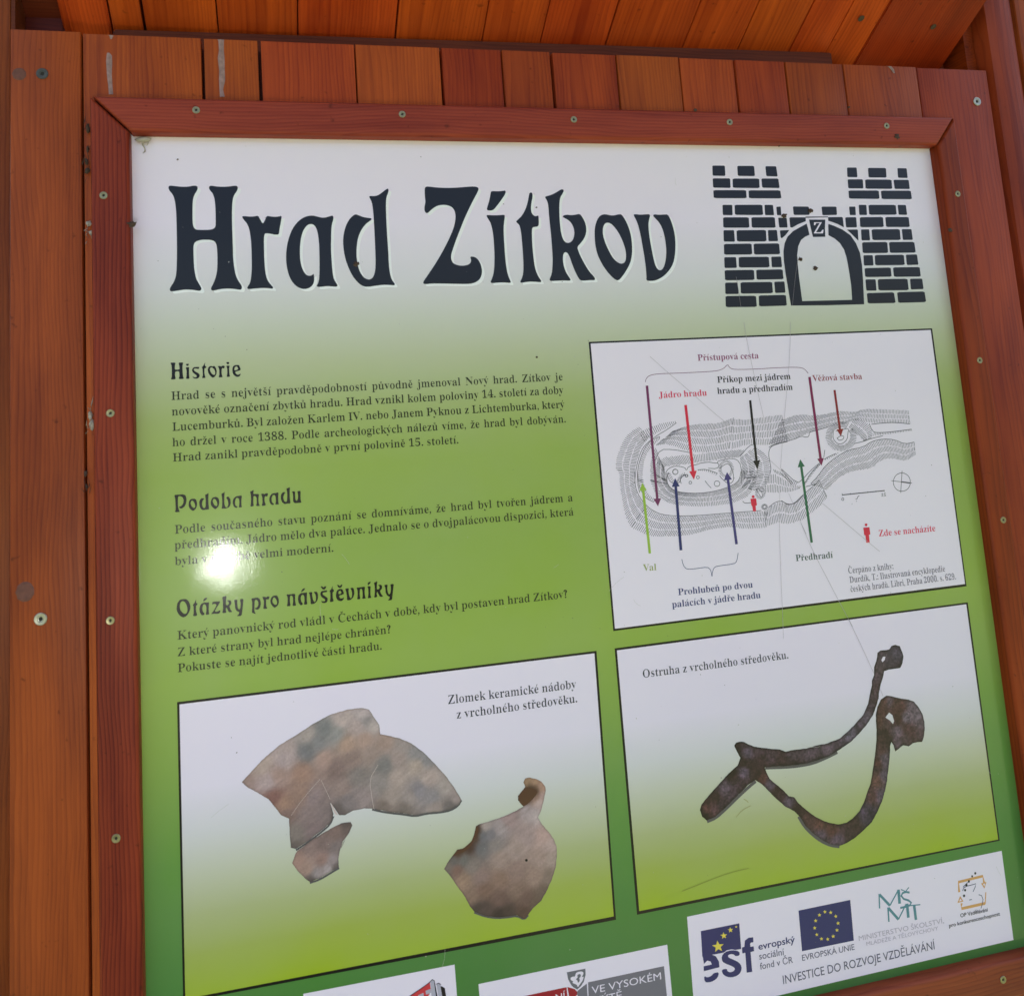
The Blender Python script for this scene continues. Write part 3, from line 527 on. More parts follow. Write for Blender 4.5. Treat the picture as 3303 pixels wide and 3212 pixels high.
["castle_emblem","printed_brick","inkb",2,[[[3,9350,2335,64,-5,-5,115,-61,-2]]]],
["castle_emblem","printed_brick","inkb",2,[[[3,9589,2330,231,3,-2,109,-231,0]]]],
["castle_emblem","printed_brick","inkb",2,[[[3,9359,2476,122,3,-2,127,-119,-1]]]],
["castle_emblem","printed_brick","inkb",2,[[[3,9520,2473,236,1,-5,51,-108,36,-98,46,-28,-5]]]],
["castle_emblem","printed_brick","inkb",2,[[[3,9364,2642,137,-4,-65,67,-56,39,-16,-8]]]],
["castle_emblem","printed_brick","inkb",2,[[[3,10455,1808,145,-1,-6,132,-151,-2]]]],
["castle_emblem","printed_brick","inkb",2,[[[3,10771,1810,275,0,-10,131,-273,-1]]]],
["castle_emblem","printed_brick","inkb",2,[[[3,11221,1810,145,1,-4,134,-148,-3]]]],
["castle_emblem","printed_brick","inkb",2,[[[3,10442,1968,229,-2,-9,124,-226,-1]]]],
["castle_emblem","printed_brick","inkb",2,[[[3,10705,1968,403,1,-6,126,-407,-2]]]],
["castle_emblem","printed_brick","inkb",2,[[[3,11139,1971,234,-1,0,126,-234,-1]]]],
["castle_emblem","printed_brick","inkb",2,[[[3,10434,2118,457,-1,-4,115,-459,-5]]]],
["castle_emblem","printed_brick","inkb",2,[[[3,10924,2119,460,-1,1,118,-464,-3]]]],
["castle_emblem","printed_brick","inkb",2,[[[3,10561,2311,115,0,-9,137,-115,-2]]]],
["castle_emblem","printed_brick","inkb",2,[[[3,10708,2311,415,1,-5,133,-417,0]]]],
["castle_emblem","printed_brick","inkb",2,[[[3,11152,2312,127,2,0,134,-130,-3]]]],
["castle_emblem","printed_brick","inkb",2,[[[3,10554,2476,350,-1,-7,135,-354,0]]]],
["castle_emblem","printed_brick","inkb",2,[[[3,10939,2475,358,2,-2,136,-362,-3]]]],
["castle_emblem","printed_brick","inkb",2,[[[3,10549,2640,123,-2,-6,147,-128,0]]]],
["castle_emblem","printed_brick","inkb",2,[[[3,10708,2639,428,1,-7,146,-428,-3]]]],
["castle_emblem","printed_brick","inkb",2,[[[3,11166,2640,150,1,0,145,-153,0]]]],
["castle_emblem","printed_brick","inkb",2,[[[3,10541,2809,380,1,-8,147,-381,-3]]]],
["castle_emblem","printed_brick","inkb",2,[[[3,10946,2811,387,2,2,145,-394,-2]]]],
["castle_emblem","printed_brick","inkb",2,[[[3,10538,2982,139,0,-7,137,-143,-2]]]],
["castle_emblem","printed_brick","inkb",2,[[[3,10707,2981,439,2,-4,138,-446,-4]]]],
["castle_emblem","printed_brick","inkb",2,[[[3,11179,2983,171,-1,1,139,-177,1]]]],
["castle_emblem","printed_brick","inkb",2,[[[3,10531,3151,392,-1,-3,122,-395,-3]]]],
["castle_emblem","printed_brick","inkb",2,[[[3,10959,3149,406,2,-1,128,-409,-4]]]],
["castle_emblem","printed_brick","inkb",2,[[[3,10523,3299,151,2,-6,148,-152,-3]]]],
["castle_emblem","printed_brick","inkb",2,[[[3,10706,3299,449,4,-2,152,-456,-7]]]],
["castle_emblem","printed_brick","inkb",2,[[[3,11194,3304,187,2,0,140,-195,1]]]],
["castle_emblem","printed_brick","inkb",2,[[[3,10518,3478,406,-1,6,142,-416,-6]]]],
["castle_emblem","printed_brick","inkb",2,[[[3,10972,3477,419,1,3,141,-425,-1]]]],
["castle_emblem","printed_brick","inkb",2,[[[3,10006,2333,220,1,-6,110,-215,4]]]],
["castle_emblem","printed_brick","inkb",2,[[[3,10413,2334,95,0,-9,114,-89,-1]]]],
["castle_emblem","printed_brick","inkb",2,[[[3,10084,2473,216,-1,-1,138,-86,-45,-85,-30,-48,-13]]]],
["castle_emblem","printed_brick","inkb",2,[[[3,10337,2477,163,-2,-7,136,-162,-1]]]],
["castle_emblem","printed_brick","inkb",2,[[[3,10338,2640,164,-1,-12,151,-52,-54,-52,-53]]]],
["castle_emblem","","inkb",2,[[[0,9759,2557,-110,51,-98,46,-89,72,-51,83,-29,103,-10,123,3,154,10,154,9,153,8,114,507,10,549,2,29,-307,12,-209,-8,-158,-42,-127,-68,-107,-108,-75,-111,-48,-79,-27,-11,11,-14,136,82,43,73,64,48,85,22,95,9,104,6,126,4,146,-12,186,-722,-3,-3,-159,-3,-154,2,-154,7,-124,29,-114,51,-82,63,-41,67,-26,-8,-78]]]],
["castle_emblem","","inkb",2,[[[0,9801,2504,237,2,-21,121,-9,105,-179,0,-18,-128]]]],
["castle_emblem","","inkb",2,[[[0,9755,2465,331,0,-2,10,-331,5]]]],
["castle_emblem","","white",3,[[[0,9868,2540,116,0,-103,131,66,0,31,-32,17,0,-14,48,-134,-1,3,-8,98,-127,-47,-1,-24,30,-14,-3]]]],
["map_picture","","black",1,[[[0,6662,3967,4770,-1,2,3272,-4763,30]]]],
["map_picture","","boxwhite",2,[[[0,6686,3988,4720,-1,9,3221,-4722,37]]]],
["pottery_picture","","black",1,[[[0,1937,7450,4514,9,-24,2807,-4494,-35]]]],
["pottery_picture","","boxgrad",2,[[[0,1960,7475,4463,8,-20,2744,-4449,-22]]]],
["spur_picture","","black",1,[[[0,6669,7457,4751,-26,4,2808,-4751,19]]]],
["spur_picture","","boxgrad",2,[[[0,6695,7482,4698,-29,10,2768,-4700,4]]]],
["map_picture","arrow","a_purple",5,[[[0,7336,4518,1,1323,-31,0,47,90,48,-90,-32,0,-1,-1324]]]],
["map_picture","arrow","a_red",5,[[[0,7811,4773,14,784,-33,1,52,99,48,-102,-32,1,-14,-784]]]],
["map_picture","arrow","a_black",5,[[[0,8677,4762,0,730,-30,1,46,106,46,-109,-31,1,0,-731]]]],
["map_picture","arrow","a_plum",5,[[[0,9528,4516,25,1007,-29,2,49,86,45,-91,-30,1,-25,-1008]]]],
["map_picture","arrow","a_brown",5,[[[0,9863,4695,11,488,-33,2,51,87,47,-93,-34,2,-11,-488]]]],
["map_picture","arrow","a_green",5,[[[0,9335,6516,-27,-910,32,-2,-52,-90,-46,95,32,-1,27,909]]]],
["map_picture","arrow","a_lime",5,[[[0,7214,6455,-13,-720,28,0,-46,-90,-43,92,29,-1,14,720]]]],
["map_picture","arrow","a_navy",5,[[[0,7610,6455,9,-733,33,0,-49,-100,-52,100,33,0,-9,733]]]],
["map_picture","arrow","a_violet",5,[[[0,8332,6448,-27,-756,35,-2,-56,-90,-49,95,35,-2,27,756]]]],
["map_picture","brace","a_purple",4,[[[11,6.69,7337,4473,14,-43,51,-35,109,-12,245,4,415,1,141,-7,73,-25,55,-48,17,39,40,25,98,9,286,4,116,-4,261,1,161,7,71,22,44,59]]]],
["map_picture","brace","a_navy",4,[[[11,6.78,7593,6556,9,61,22,43,38,19,121,0,122,-4,37,27,10,37,4,60,8,-53,27,-57,49,-14,219,-4,37,-27,28,-94]]]],
["map_picture","person_symbol","a_red",6,[[[0,10117,6371,-4,8,-7,5,-10,2,-9,-3,-7,-7,-1,-8,4,-8,7,-6,10,-1,10,3,6,7]],[[0,10053,6401,88,0,0,88,-19,4,0,-33,-3,126,-48,-2,-1,-90,-16,-4,1,-48]]]],
["map_picture","person_symbol","a_red",6,[[[0,8616,5916,-4,8,-8,6,-10,1,-9,-3,-6,-6,-2,-9,4,-9,7,-5,10,-2,10,3,6,7]],[[0,8559,5935,74,1,3,83,-19,2,2,-34,-4,101,-39,-1,-4,-61,-12,-19]]]],
["map_picture","compass","ink2",4,[[[20,7.17,10809,5901,-9,29,-16,26,-23,22,-29,16,-31,9,-33,1,-32,-6,-28,-13,-23,-20,-16,-25,-8,-28,0,-29,8,-29,17,-27,23,-22,28,-16,32,-9,32,-2,32,7,28,13,24,20,16,25,8,28]],[[10,7.19,10708,5754,-60,268]],[[10,6.34,10535,5863,295,52]],[[10,15.38,10681,5889,122,22]]]],
["map_picture","scale_bar","ink2",4,[[[10,11.57,9811,5985,606,-8]],[[10,6.95,9816,5966,-2,28]],[[10,5.24,9931,5970,0,20]],[[10,5.26,10053,5971,0,18]],[[10,5.29,10175,5969,1,19]],[[10,5.32,10294,5968,0,19]],[[10,7.12,10415,5968,0,23]],[[10,7.0,10052,6010,-28,18,-9,20,-21,3]],[[10,5.25,9999,6082,8,-15]],[[10,5.23,9933,6107,7,-9]],[[20,6.94,9829,6037,-5,10,-8,5,-9,-1,-6,-6,-2,-10,5,-9,8,-6,9,1,6,6]],[[10,7.11,10370,6018,16,-9,4,13,-23,19,27,1]],[[10,7.12,10431,6010,-21,1,-2,15,18,2,1,13,-22,3]]]],
["map_picture","contour_line","ink2",3,[[[11,6.68,7688,4977,-136,78,-113,49,-113,61,-87,68,-54,82,-44,106,-29,95,-26,131]]]],
["map_picture","contour_line","ink2",3,[[[11,6.67,7099,5508,-5,72,-2,121,42,111,76,102,85,67,89,45,170,33,267,18,409,2,277,4,181,2]]]],
["map_picture","contour_line","ink2",3,[[[11,6.66,7457,5124,-118,42,-88,80,-57,106,-51,118,-24,179]]]],
["map_picture","contour_line","ink2",3,[[[11,6.63,7137,5511,-1,72,3,109,44,88,35,50,87,49]]]],
["map_picture","contour_line","ink2",3,[[[11,6.78,7369,5400,79,-123,161,10,185,43,46,15]]]],
["map_picture","contour_line","ink2",3,[[[11,6.77,7928,5480,-138,16,-32,53,-16,-44,-126,-25,-83,23,-46,51,9,50,-1,76]]]],
["map_picture","contour_line","ink2",3,[[[11,6.83,7510,5573,-16,84,27,63,63,47,104,32,201,24,233,-10,227,-51,91,-61,32,-98]]]],
["map_picture","contour_line","ink2",3,[[[11,6.94,8458,5750,23,-139,-14,-125,-92,-50,-197,24,-3,25,17,32,-38,35,-109,-14]]]],
["map_picture","contour_line","ink2",3,[[[11,6.92,7929,5474,124,-10,81,18,41,3]]]],
["map_picture","contour_line","ink2",3,[[[11,7.14,9142,5290,-158,22,-90,32,-31,80,9,102,5,75,-22,62]]]],
["map_picture","contour_line","ink2",3,[[[11,7.31,8880,5343,90,-38,264,-35,106,-38,56,23,52,-10,7,-51,97,-14,181,-34]]]],
["map_picture","contour_line","ink2",3,[[[11,7.72,10348,5149,123,-6,214,-1,227,36]]]],
["map_picture","contour_line","ink2",3,[[[11,7.68,10365,5242,43,16,183,4,334,-17]]]],
["map_picture","contour_line","ink2",3,[[[11,7.6,10320,5135,14,59,31,48]]]],
["map_picture","contour_line","ink2",3,[[[11,7.49,9793,5201,-17,90,48,67,72,11,82,-53,18,-77,24,-63,-115,19,-75,8]]]],
["map_picture","contour_line","ink2",3,[[[11,7.47,9832,5294,64,-35,43,16,-20,37,-61,10,-18,-27]]]],
["map_picture","contour_line","ink2",3,[[[11,7.14,8790,6056,62,-39,74,-25,69,11,51,48,117,-16,112,-86]]]],
["map_picture","contour_line","ink2",3,[[[11,7.22,8970,5990,79,50,86,1,126,-91,205,-124,49,-40]]]],
["map_picture","contour_line","ink2",3,[[[11,7.29,9325,5848,141,-22]]]],
["map_picture","contour_line","ink2",3,[[[11,7.2,9015,5624,136,173]]]],
["map_picture","contour_line","ink2",3,[[[11,7.19,9010,5668,125,141]]]],
["map_picture","contour_line","ink2",3,[[[11,7.28,9017,5612,191,189,77,-38,114,-93,111,-69,63,-34]]]],
["map_picture","contour_line","ink2",3,[[[11,7.33,9310,5812,103,-123,112,-81,47,-23]]]],
["map_picture","contour_line","ink2",3,[[[11,7.54,9396,5818,113,-84,118,-119,159,-92,189,-78,213,-19,129,-63,156,-23,181,18,144,68,141,-18]]]],
["map_picture","contour_line","ink2",3,[[[11,7.59,10060,5373,138,-17,125,-32,170,-22]]]],
["map_picture","contour_line","ink2",3,[[[11,7.38,9622,5538,47,-23,123,-37]]]],
["map_picture","contour_line","ink2",3,[[[11,7.36,9645,5424,-27,88]]]],
["map_picture","contour_line","ink2",3,[[[11,6.91,7914,5547,103,1,92,37,53,23]]]],
["map_picture","contour_line","ink2",3,[[[11,6.77,7524,5562,-16,23,32,88,112,20,28,-71,56,-27]]]],
["map_picture","contour_line","ink2",3,[[[11,6.95,8184,5633,23,39,75,67,57,-8,34,-60]]]],
["map_picture","contour_line","ink2",3,[[[11,6.87,7986,5680,35,52,37,40]]]],
["map_picture","contour_line","ink2",3,[[[11,6.99,8452,5955,25,27,83,0]]]],
["map_picture","contour_line","ink2",3,[[[11,7.07,8643,5821,29,46,22,57,35,-3,-13,-64,-39,-33]]]],
["map_picture","contour_line","ink2",3,[[[11,7.08,8481,5424,133,-117,73,-14]]]],
["map_picture","contour_line","ink2",3,[[[11,6.98,8195,5554,61,-45,70,-8,43,115,-8,62]]]],
["map_picture","contour_line","ink2",3,[[[11,6.79,7675,5693,-8,-53,32,-46,68,-2]]]],
["map_picture","contour_line","ink2",3,[[[11,6.62,7139,5758,-16,-103]]]],
["map_picture","contour_line","ink2",3,[[[20,7.15,7649,5553,-6,15,-14,11,-17,2,-16,-5,-11,-12,-3,-15,6,-15,13,-10,18,-3,16,5,11,12]]]],
["map_picture","contour_line","ink2",3,[[[20,7.24,7917,5636,-3,8,-8,6,-10,2,-9,-3,-6,-7,-2,-9,4,-8,7,-6,10,-1,9,3,6,6]]]],
["map_picture","contour_line","ink2",3,[[[20,7.2,7768,5607,-3,7,-7,5,-8,1,-8,-2,-5,-6,-2,-7,3,-7,7,-5,8,-2,8,3,5,6]]]],
["map_picture","contour_line","ink2",3,[[[20,7.2,7812,5690,-3,8,-7,5,-9,2,-9,-3,-6,-6,-1,-9,3,-7,7,-6,9,-1,9,3,5,6]]]],
["map_picture","contour_line","ink2",3,[[[20,7.2,7772,5606,-3,7,-6,5,-9,2,-8,-3,-5,-6,-1,-7,3,-7,6,-5,8,-1,8,2,6,6]]]],
["map_picture","contour_line","ink2",3,[[[20,7.3,8176,5729,-7,16,-15,11,-19,3,-18,-6,-12,-13,-3,-17,7,-16,15,-11,18,-3,18,6,13,13]]]],
["map_picture","contour_line","ink2",3,[[[20,7.15,7649,5552,-6,16,-14,11,-18,3,-17,-6,-12,-12,-3,-16,7,-16,14,-11,17,-3,17,6,12,12]]]],
["map_picture","contour_line","ink2",3,[[[20,7.47,8758,6047,-5,10,-9,6,-11,2,-11,-4,-7,-8,-2,-10,4,-9,9,-7,12,-1,11,3,7,8]]]],
["sponsor_strip","","white",1,[[[0,7257,10379,4175,-24,0,1001,-4188,18]]]],
["town_strip","","white",1,[[[0,4862,10616,2133,1,8,707,-2132,-37]]]],
["school_strip","","white",1,[[[0,3075,10372,1547,13,13,651,-1549,-53]]]],
["sponsor_strip","fund_logo","eu",2,[[[0,7405,10551,472,2,-7,264,-72,-3,-45,-14,-59,-1,-36,16,-47,1,-64,-2,-74,-6,-78,3]]]],
["sponsor_strip","fund_logo","eu",3,[[[0,7399,10807,98,-5,60,34,31,59,-1,58,-190,5,3,-49,99,0,-10,-32,-39,-17,-43,26]]]],
["sponsor_strip","fund_logo","eu",3,[[[1,7394,11004,37,26,53,-9,26,-23,69,2,-23,53,-55,24,-58,4,-47,-14]]]],
["sponsor_strip","fund_logo","eu",3,[[[1,7843,10833,-91,-26,-82,5,-45,36,0,53,43,32,77,39,31,30,-26,24,-46,1,-27,-19,-3,-25,-64,-2,7,45,42,37,62,19,70,-4,50,-30,16,-51,-28,-49,-65,-41,-55,-29,-9,-26,36,-8,40,12,15,22,56,0]]]],
["sponsor_strip","fund_logo","eu",3,[[[0,8030,10724,-56,-5,-50,21,-13,62,-30,1,-3,61,37,0,-6,204,68,3,3,-203,45,-2,-1,-49,-40,-2,0,-30,13,-12,29,3]]]],
["sponsor_strip","fund_logo","yellow",4,[[[0,7592,10680,19,42,52,6,-40,24,15,44,-43,-28,-43,21,13,-41,-41,-31,51,2]]]],
["sponsor_strip","fund_logo","yellow",4,[[[0,7673,10608,12,25,31,4,-24,14,9,26,-26,-16,-25,12,7,-25,-24,-18,30,1]]]],
["sponsor_strip","fund_logo","yellow",4,[[[0,7760,10572,10,20,24,3,-19,11,7,21,-20,-13,-20,10,6,-20,-20,-14,24,1]]]],
["sponsor_strip","fund_logo","yellow",4,[[[0,7834,10567,4,10,12,1,-9,6,4,10,-11,-6,-10,5,3,-10,-10,-7,13,0]]]],
["sponsor_strip","union_flag","eu",2,[[[0,8625,10549,675,0,-12,433,-672,-7]]]],
["sponsor_strip","union_flag","yellow",3,[[[0,8957,10598,7,14,18,2,-14,9,5,14,-15,-9,-15,7,5,-14,-15,-10,18,0]]]],
["sponsor_strip","union_flag","yellow",3,[[[0,9029,10617,7,15,18,2,-14,8,5,15,-15,-10,-15,7,4,-14,-14,-10,18,1]]]],
["sponsor_strip","union_flag","yellow",3,[[[0,9090,10668,6,15,18,2,-14,8,5,15,-15,-10,-15,7,5,-14,-15,-10,18,1]]]],
["sponsor_strip","union_flag","yellow",3,[[[0,9109,10744,7,15,18,2,-14,8,5,15,-15,-9,-15,7,4,-14,-14,-11,18,1]]]],
["sponsor_strip","union_flag","yellow",3,[[[0,9086,10814,7,15,18,2,-14,8,5,15,-16,-10,-14,7,4,-14,-14,-10,18,1]]]],
["sponsor_strip","union_flag","yellow",3,[[[0,9029,10870,6,14,19,2,-14,8,5,15,-16,-9,-15,7,5,-14,-14,-10,18,0]]]],
["sponsor_strip","union_flag","yellow",3,[[[0,8955,10887,6,14,18,2,-14,9,5,14,-15,-9,-14,7,4,-14,-14,-10,18,0]]]],
["sponsor_strip","union_flag","yellow",3,[[[0,8876,10869,6,14,18,2,-13,9,5,14,-16,-9,-14,7,4,-14,-14,-10,18,0]]]],
["sponsor_strip","union_flag","yellow",3,[[[0,8823,10815,6,15,18,2,-14,8,5,15,-15,-10,-14,7,4,-14,-14,-10,18,1]]]],
["sponsor_strip","union_flag","yellow",3,[[[0,8805,10742,7,14,18,2,-14,9,5,14,-15,-9,-15,7,5,-14,-15,-10,18,1]]]],
["sponsor_strip","union_flag","yellow",3,[[[0,8827,10669,7,15,18,2,-14,8,5,15,-15,-10,-15,7,4,-14,-14,-10,18,1]]]],
["sponsor_strip","union_flag","yellow",3,[[[0,8883,10618,7,14,18,2,-14,8,5,15,-15,-9,-15,7,4,-14,-14,-11,18,1]]]],
["sponsor_strip","ministry_logo","teal",3,[[[10,17.7,9685,10549,-16,155]]]],
["sponsor_strip","ministry_logo","teal",3,[[[10,30.53,9690,10558,119,139]]]],
["sponsor_strip","ministry_logo","teal",3,[[[10,15.37,9809,10697,138,-150]]]],
["sponsor_strip","ministry_logo","teal",3,[[[10,35.81,9947,10547,-6,151]]]],
["sponsor_strip","ministry_logo","teal",3,[[[10,21.86,10091,10602,-46,-14,-46,3,-25,27,28,39,61,26,34,31,-23,25,-40,6,-91,0]]]],
["sponsor_strip","ministry_logo","teal",3,[[[10,11.57,9979,10549,60,33,51,-37]]]],
["sponsor_strip","ministry_logo","teal",3,[[[10,20.29,9781,10712,-10,153]]]],
["sponsor_strip","ministry_logo","teal",3,[[[10,30.6,9786,10719,114,143]]]],
["sponsor_strip","ministry_logo","teal",3,[[[10,15.4,9900,10862,125,-144]]]],
["sponsor_strip","ministry_logo","teal",3,[[[10,35.9,10039,10715,-4,151]]]],
["sponsor_strip","ministry_logo","teal",3,[[[10,11.64,10061,10741,154,14]]]],
["sponsor_strip","ministry_logo","teal",3,[[[10,34.74,10131,10751,2,156]]]],
["sponsor_strip","programme_logo","orange",2,[[[10,29.56,10764,10711,9,-111,345,-10,8,81]]]],
["sponsor_strip","programme_logo","orange",2,[[[10,31.7,10778,10835,-9,59,334,-2]]]],
["sponsor_strip","programme_logo","orange",2,[[[10,13.42,11102,10900,31,-127]]]],
["sponsor_strip","programme_logo","orange",2,[[[0,11082,10666,79,-4,-42,68],[0,11108,10676,31,-1,-17,32]]]],
["sponsor_strip","programme_logo","orange",2,[[[0,10721,10823,50,-70,36,68],[0,10748,10811,21,-30,16,29]]]],
["sponsor_strip","programme_logo","a_black",4,[[[0,11033,10544,-6,9,-11,3,-9,-6,-3,-11,6,-10,11,-2,10,6]]]],
["sponsor_strip","programme_logo","a_black",4,[[[0,10982,10569,-5,9,-9,2,-8,-5,-2,-10,5,-8,9,-2,8,5]]]],
["sponsor_strip","programme_logo","a_black",4,[[[0,10930,10617,-5,10,-11,2,-10,-6,-2,-10,5,-10,11,-3,10,6]]]],
["sponsor_strip","programme_logo","a_black",4,[[[0,10891,10653,-7,10,-11,3,-11,-6,-3,-12,7,-10,12,-3,10,6]]]],
["sponsor_strip","programme_logo","a_black",4,[[[0,10862,10704,-5,9,-11,3,-10,-6,-2,-11,6,-10,10,-2,10,6]]]],
["sponsor_strip","programme_logo","a_black",4,[[[0,10839,10763,-6,10,-12,3,-10,-7,-3,-11,6,-10,12,-3,11,6]]]],
["sponsor_strip","programme_logo","t_grey2",3,[[[10,8.26,10813,10704,20,-29,40,-12,68,-2,68,-4,-12,30,-42,51]]]],
["sponsor_strip","programme_logo","t_grey2",3,[[[10,8.3,11029,10782,38,19,13,43,-18,50,-27,42]]]],
["sponsor_strip","programme_logo","t_grey2",3,[[[10,8.25,10888,10818,38,0]]]],
["sponsor_strip","programme_logo","t_grey2",3,[[[10,8.25,10826,10664,52,-29,36,-15]]]],
["town_strip","shield","shieldgrey",2,[[[0,5827,10680,209,3,-2,58,-26,66,-37,37,-42,24,-38,-27,-24,-26,-31,-64]]]],
["town_strip","shield","white",3,[[[1,5860,10742,27,-10,26,8,13,-36,31,-6,40,4,16,15,-10,25,-17,14,27,-1,-17,38,-29,24,-32,34,-6,-30,-22,-12,-29,-15,15,-15,-25,-12]]]],
["town_strip","shield","shieldgrey",4,[[[1,5941,10724,37,-2,2,27,-22,13,9,25,-26,19,-4,-30,-19,-9,25,-13]]]],
["town_strip","direction_sign","signgrey",2,[[[0,6055,10821,880,1,4,277,3,272,-899,-13,5,-392]]]],
["town_strip","direction_sign","signgrey",2,[[[0,5932,10880,108,-50,-2,157,-102,-43,-17,-38]]]],
["town_strip","direction_sign","signred",2,[[[0,5216,10822,312,-1,285,2,3,352,-601,-4]]]],
["town_strip","direction_sign","signred",2,[[[0,5822,10823,81,36,24,31,-5,29,-83,53]]]],
["school_strip","building_logo","signred2",2,[[[0,4354,10501,7,91,-40,46,41,62,-26,31,-331,-64,126,-72]]]],
["school_strip","building_logo","greypale",3,[[[0,4303,10574,54,-8,3,39,-52,6]]]],
["school_strip","building_logo","greypale",3,[[[0,4224,10602,57,-14,3,48,-56,7]]]],
["school_strip","building_logo","greypale",3,[[[0,4358,10497,23,-15,18,18,17,210,-50,9]]]],
["school_strip","building_logo","a_black",4,[[[0,4397,10497,9,18,22,162,17,57,-30,-6,-10,-128]]]],
["school_strip","building_logo","greypale",3,[[[0,4420,10536,23,-8,19,13,22,200,-39,-7]]]],
["school_strip","building_logo","a_black",4,[[[0,4461,10557,24,13,21,18,14,142,-36,11]]]],
["school_strip","building_logo","a_black",5,[[[10,7.19,4136,10594,142,-58,76,-35,27,-20,23,20]]]],
["school_strip","building_logo","a_black",5,[[[10,7.22,4419,10533,24,-6,23,18]]]],
["pottery_picture","crack","crackc",6,[[[10,2.86,3325,8383,-133,119,-84,87,-84,98]]]],
["pottery_picture","crack","crackc",6,[[[10,2.9,3336,8390,85,201]]]],
["pottery_picture","crack","crackc",6,[[[10,3.65,3931,8327,-77,103,-16,76,15,160,14,86]]]],
["pottery_picture","crack","crackc",6,[[[0,3422,8619,25,43,48,95,-29,-15,-26,-59]]]],
["pottery_picture","hole","ink",6,[[[0,5482,9510,-5,9,-12,2,-10,-6,-4,-10,5,-10,12,-2,11,6]]]],
["pottery_picture","printed_shadow","t_shadow",3,[[[11,21.32,4798,8802,-38,53,-85,32,-96,4,-68,-4,-95,-7,-122,9,-120,-37,-132,-32,-117,-36,-78,-31]]]],
["pottery_picture","printed_shadow","t_shadow",3,[[[11,18.99,3448,8761,-38,74,-84,56,-153,83,-117,53]]]],
["pottery_picture","printed_shadow","t_shadow",3,[[[11,18.86,3483,9265,-78,29,-117,48,-106,16]]]],
["pottery_picture","printed_shadow","t_shadow",3,[[[11,20.51,4862,9923,122,63,124,35,117,12,99,2,75,51,48,-35]]]],
["spur_picture","printed_shadow","t_shadow",3,[[[11,34.84,8255,9105,-82,40,-159,94,-151,96,-148,85,-113,22]]]],
["spur_picture","printed_shadow","t_shadow",3,[[[11,36.7,8392,8977,255,29,173,11,191,-3,182,-37,154,-41]]]],
["spur_picture","printed_shadow","t_shadow",3,[[[11,36.4,8751,9561,58,112,95,107,105,88,115,64,114,30]]]],
["pottery_picture","sherd_break","clay_dark",6,[[[1,5515,8772,64,18,59,32,3,32,-39,41,-49,34,-42,25,-39,13,-51,-71,4,-46,43,-39]]]],
["pottery_picture","sherd_break","clay_dark",6,[[[1,4940,9088,23,-3,4,32,-15,51,-51,55,-30,53,-86,44,-68,7,-57,19,60,-60,68,-3,93,-53,34,-66]]]],
["scratch","","silk",7,[[[11,4.47,7424,4170,198,191,251,225,250,240,254,222]]]],
["scratch","","silkw",7,[[[11,4.41,9565,3038,-72,256,-74,317]]]],
["scratch","","silkw",7,[[[11,4.27,8678,3226,10,111,12,272]]]],
["scratch","","silk",7,[[[11,4.24,8719,3800,9,170,27,261,43,362,57,425]]]],
["scratch","","silk",7,[[[11,3.86,9365,3821,-56,393,-116,515,-114,506,-75,375]]]],
["scratch","","silk",7,[[[11,3.72,8960,5888,-53,369,-54,609,-27,385,-27,336]]]],
["scratch","","silk",7,[[[11,3.8,9078,5910,53,154,61,192,64,154]]]],
["scratch","","silk",7,[[[11,4.66,9204,6283,115,333,134,296,144,322,146,312]]]],
["scratch","","silk",7,[[[11,4.7,9689,7430,150,368,118,311]]]],
["scratch","","silk",7,[[[11,4.28,10022,8310,27,81]]]],
["scratch","","silk",7,[[[11,4.8,9535,6072,261,235,263,236,185,161]]]],
["scratch","","silk",7,[[[11,4.22,8761,5380,101,107,153,149,75,68]]]],
["scratch","","stain",7,[[[11,8.4,7225,10109,236,-40,238,-40,191,-19,167,-3]]]],
["scratch","","stainb",7,[[[11,5.46,7962,9449,84,-65,116,-30]]]],
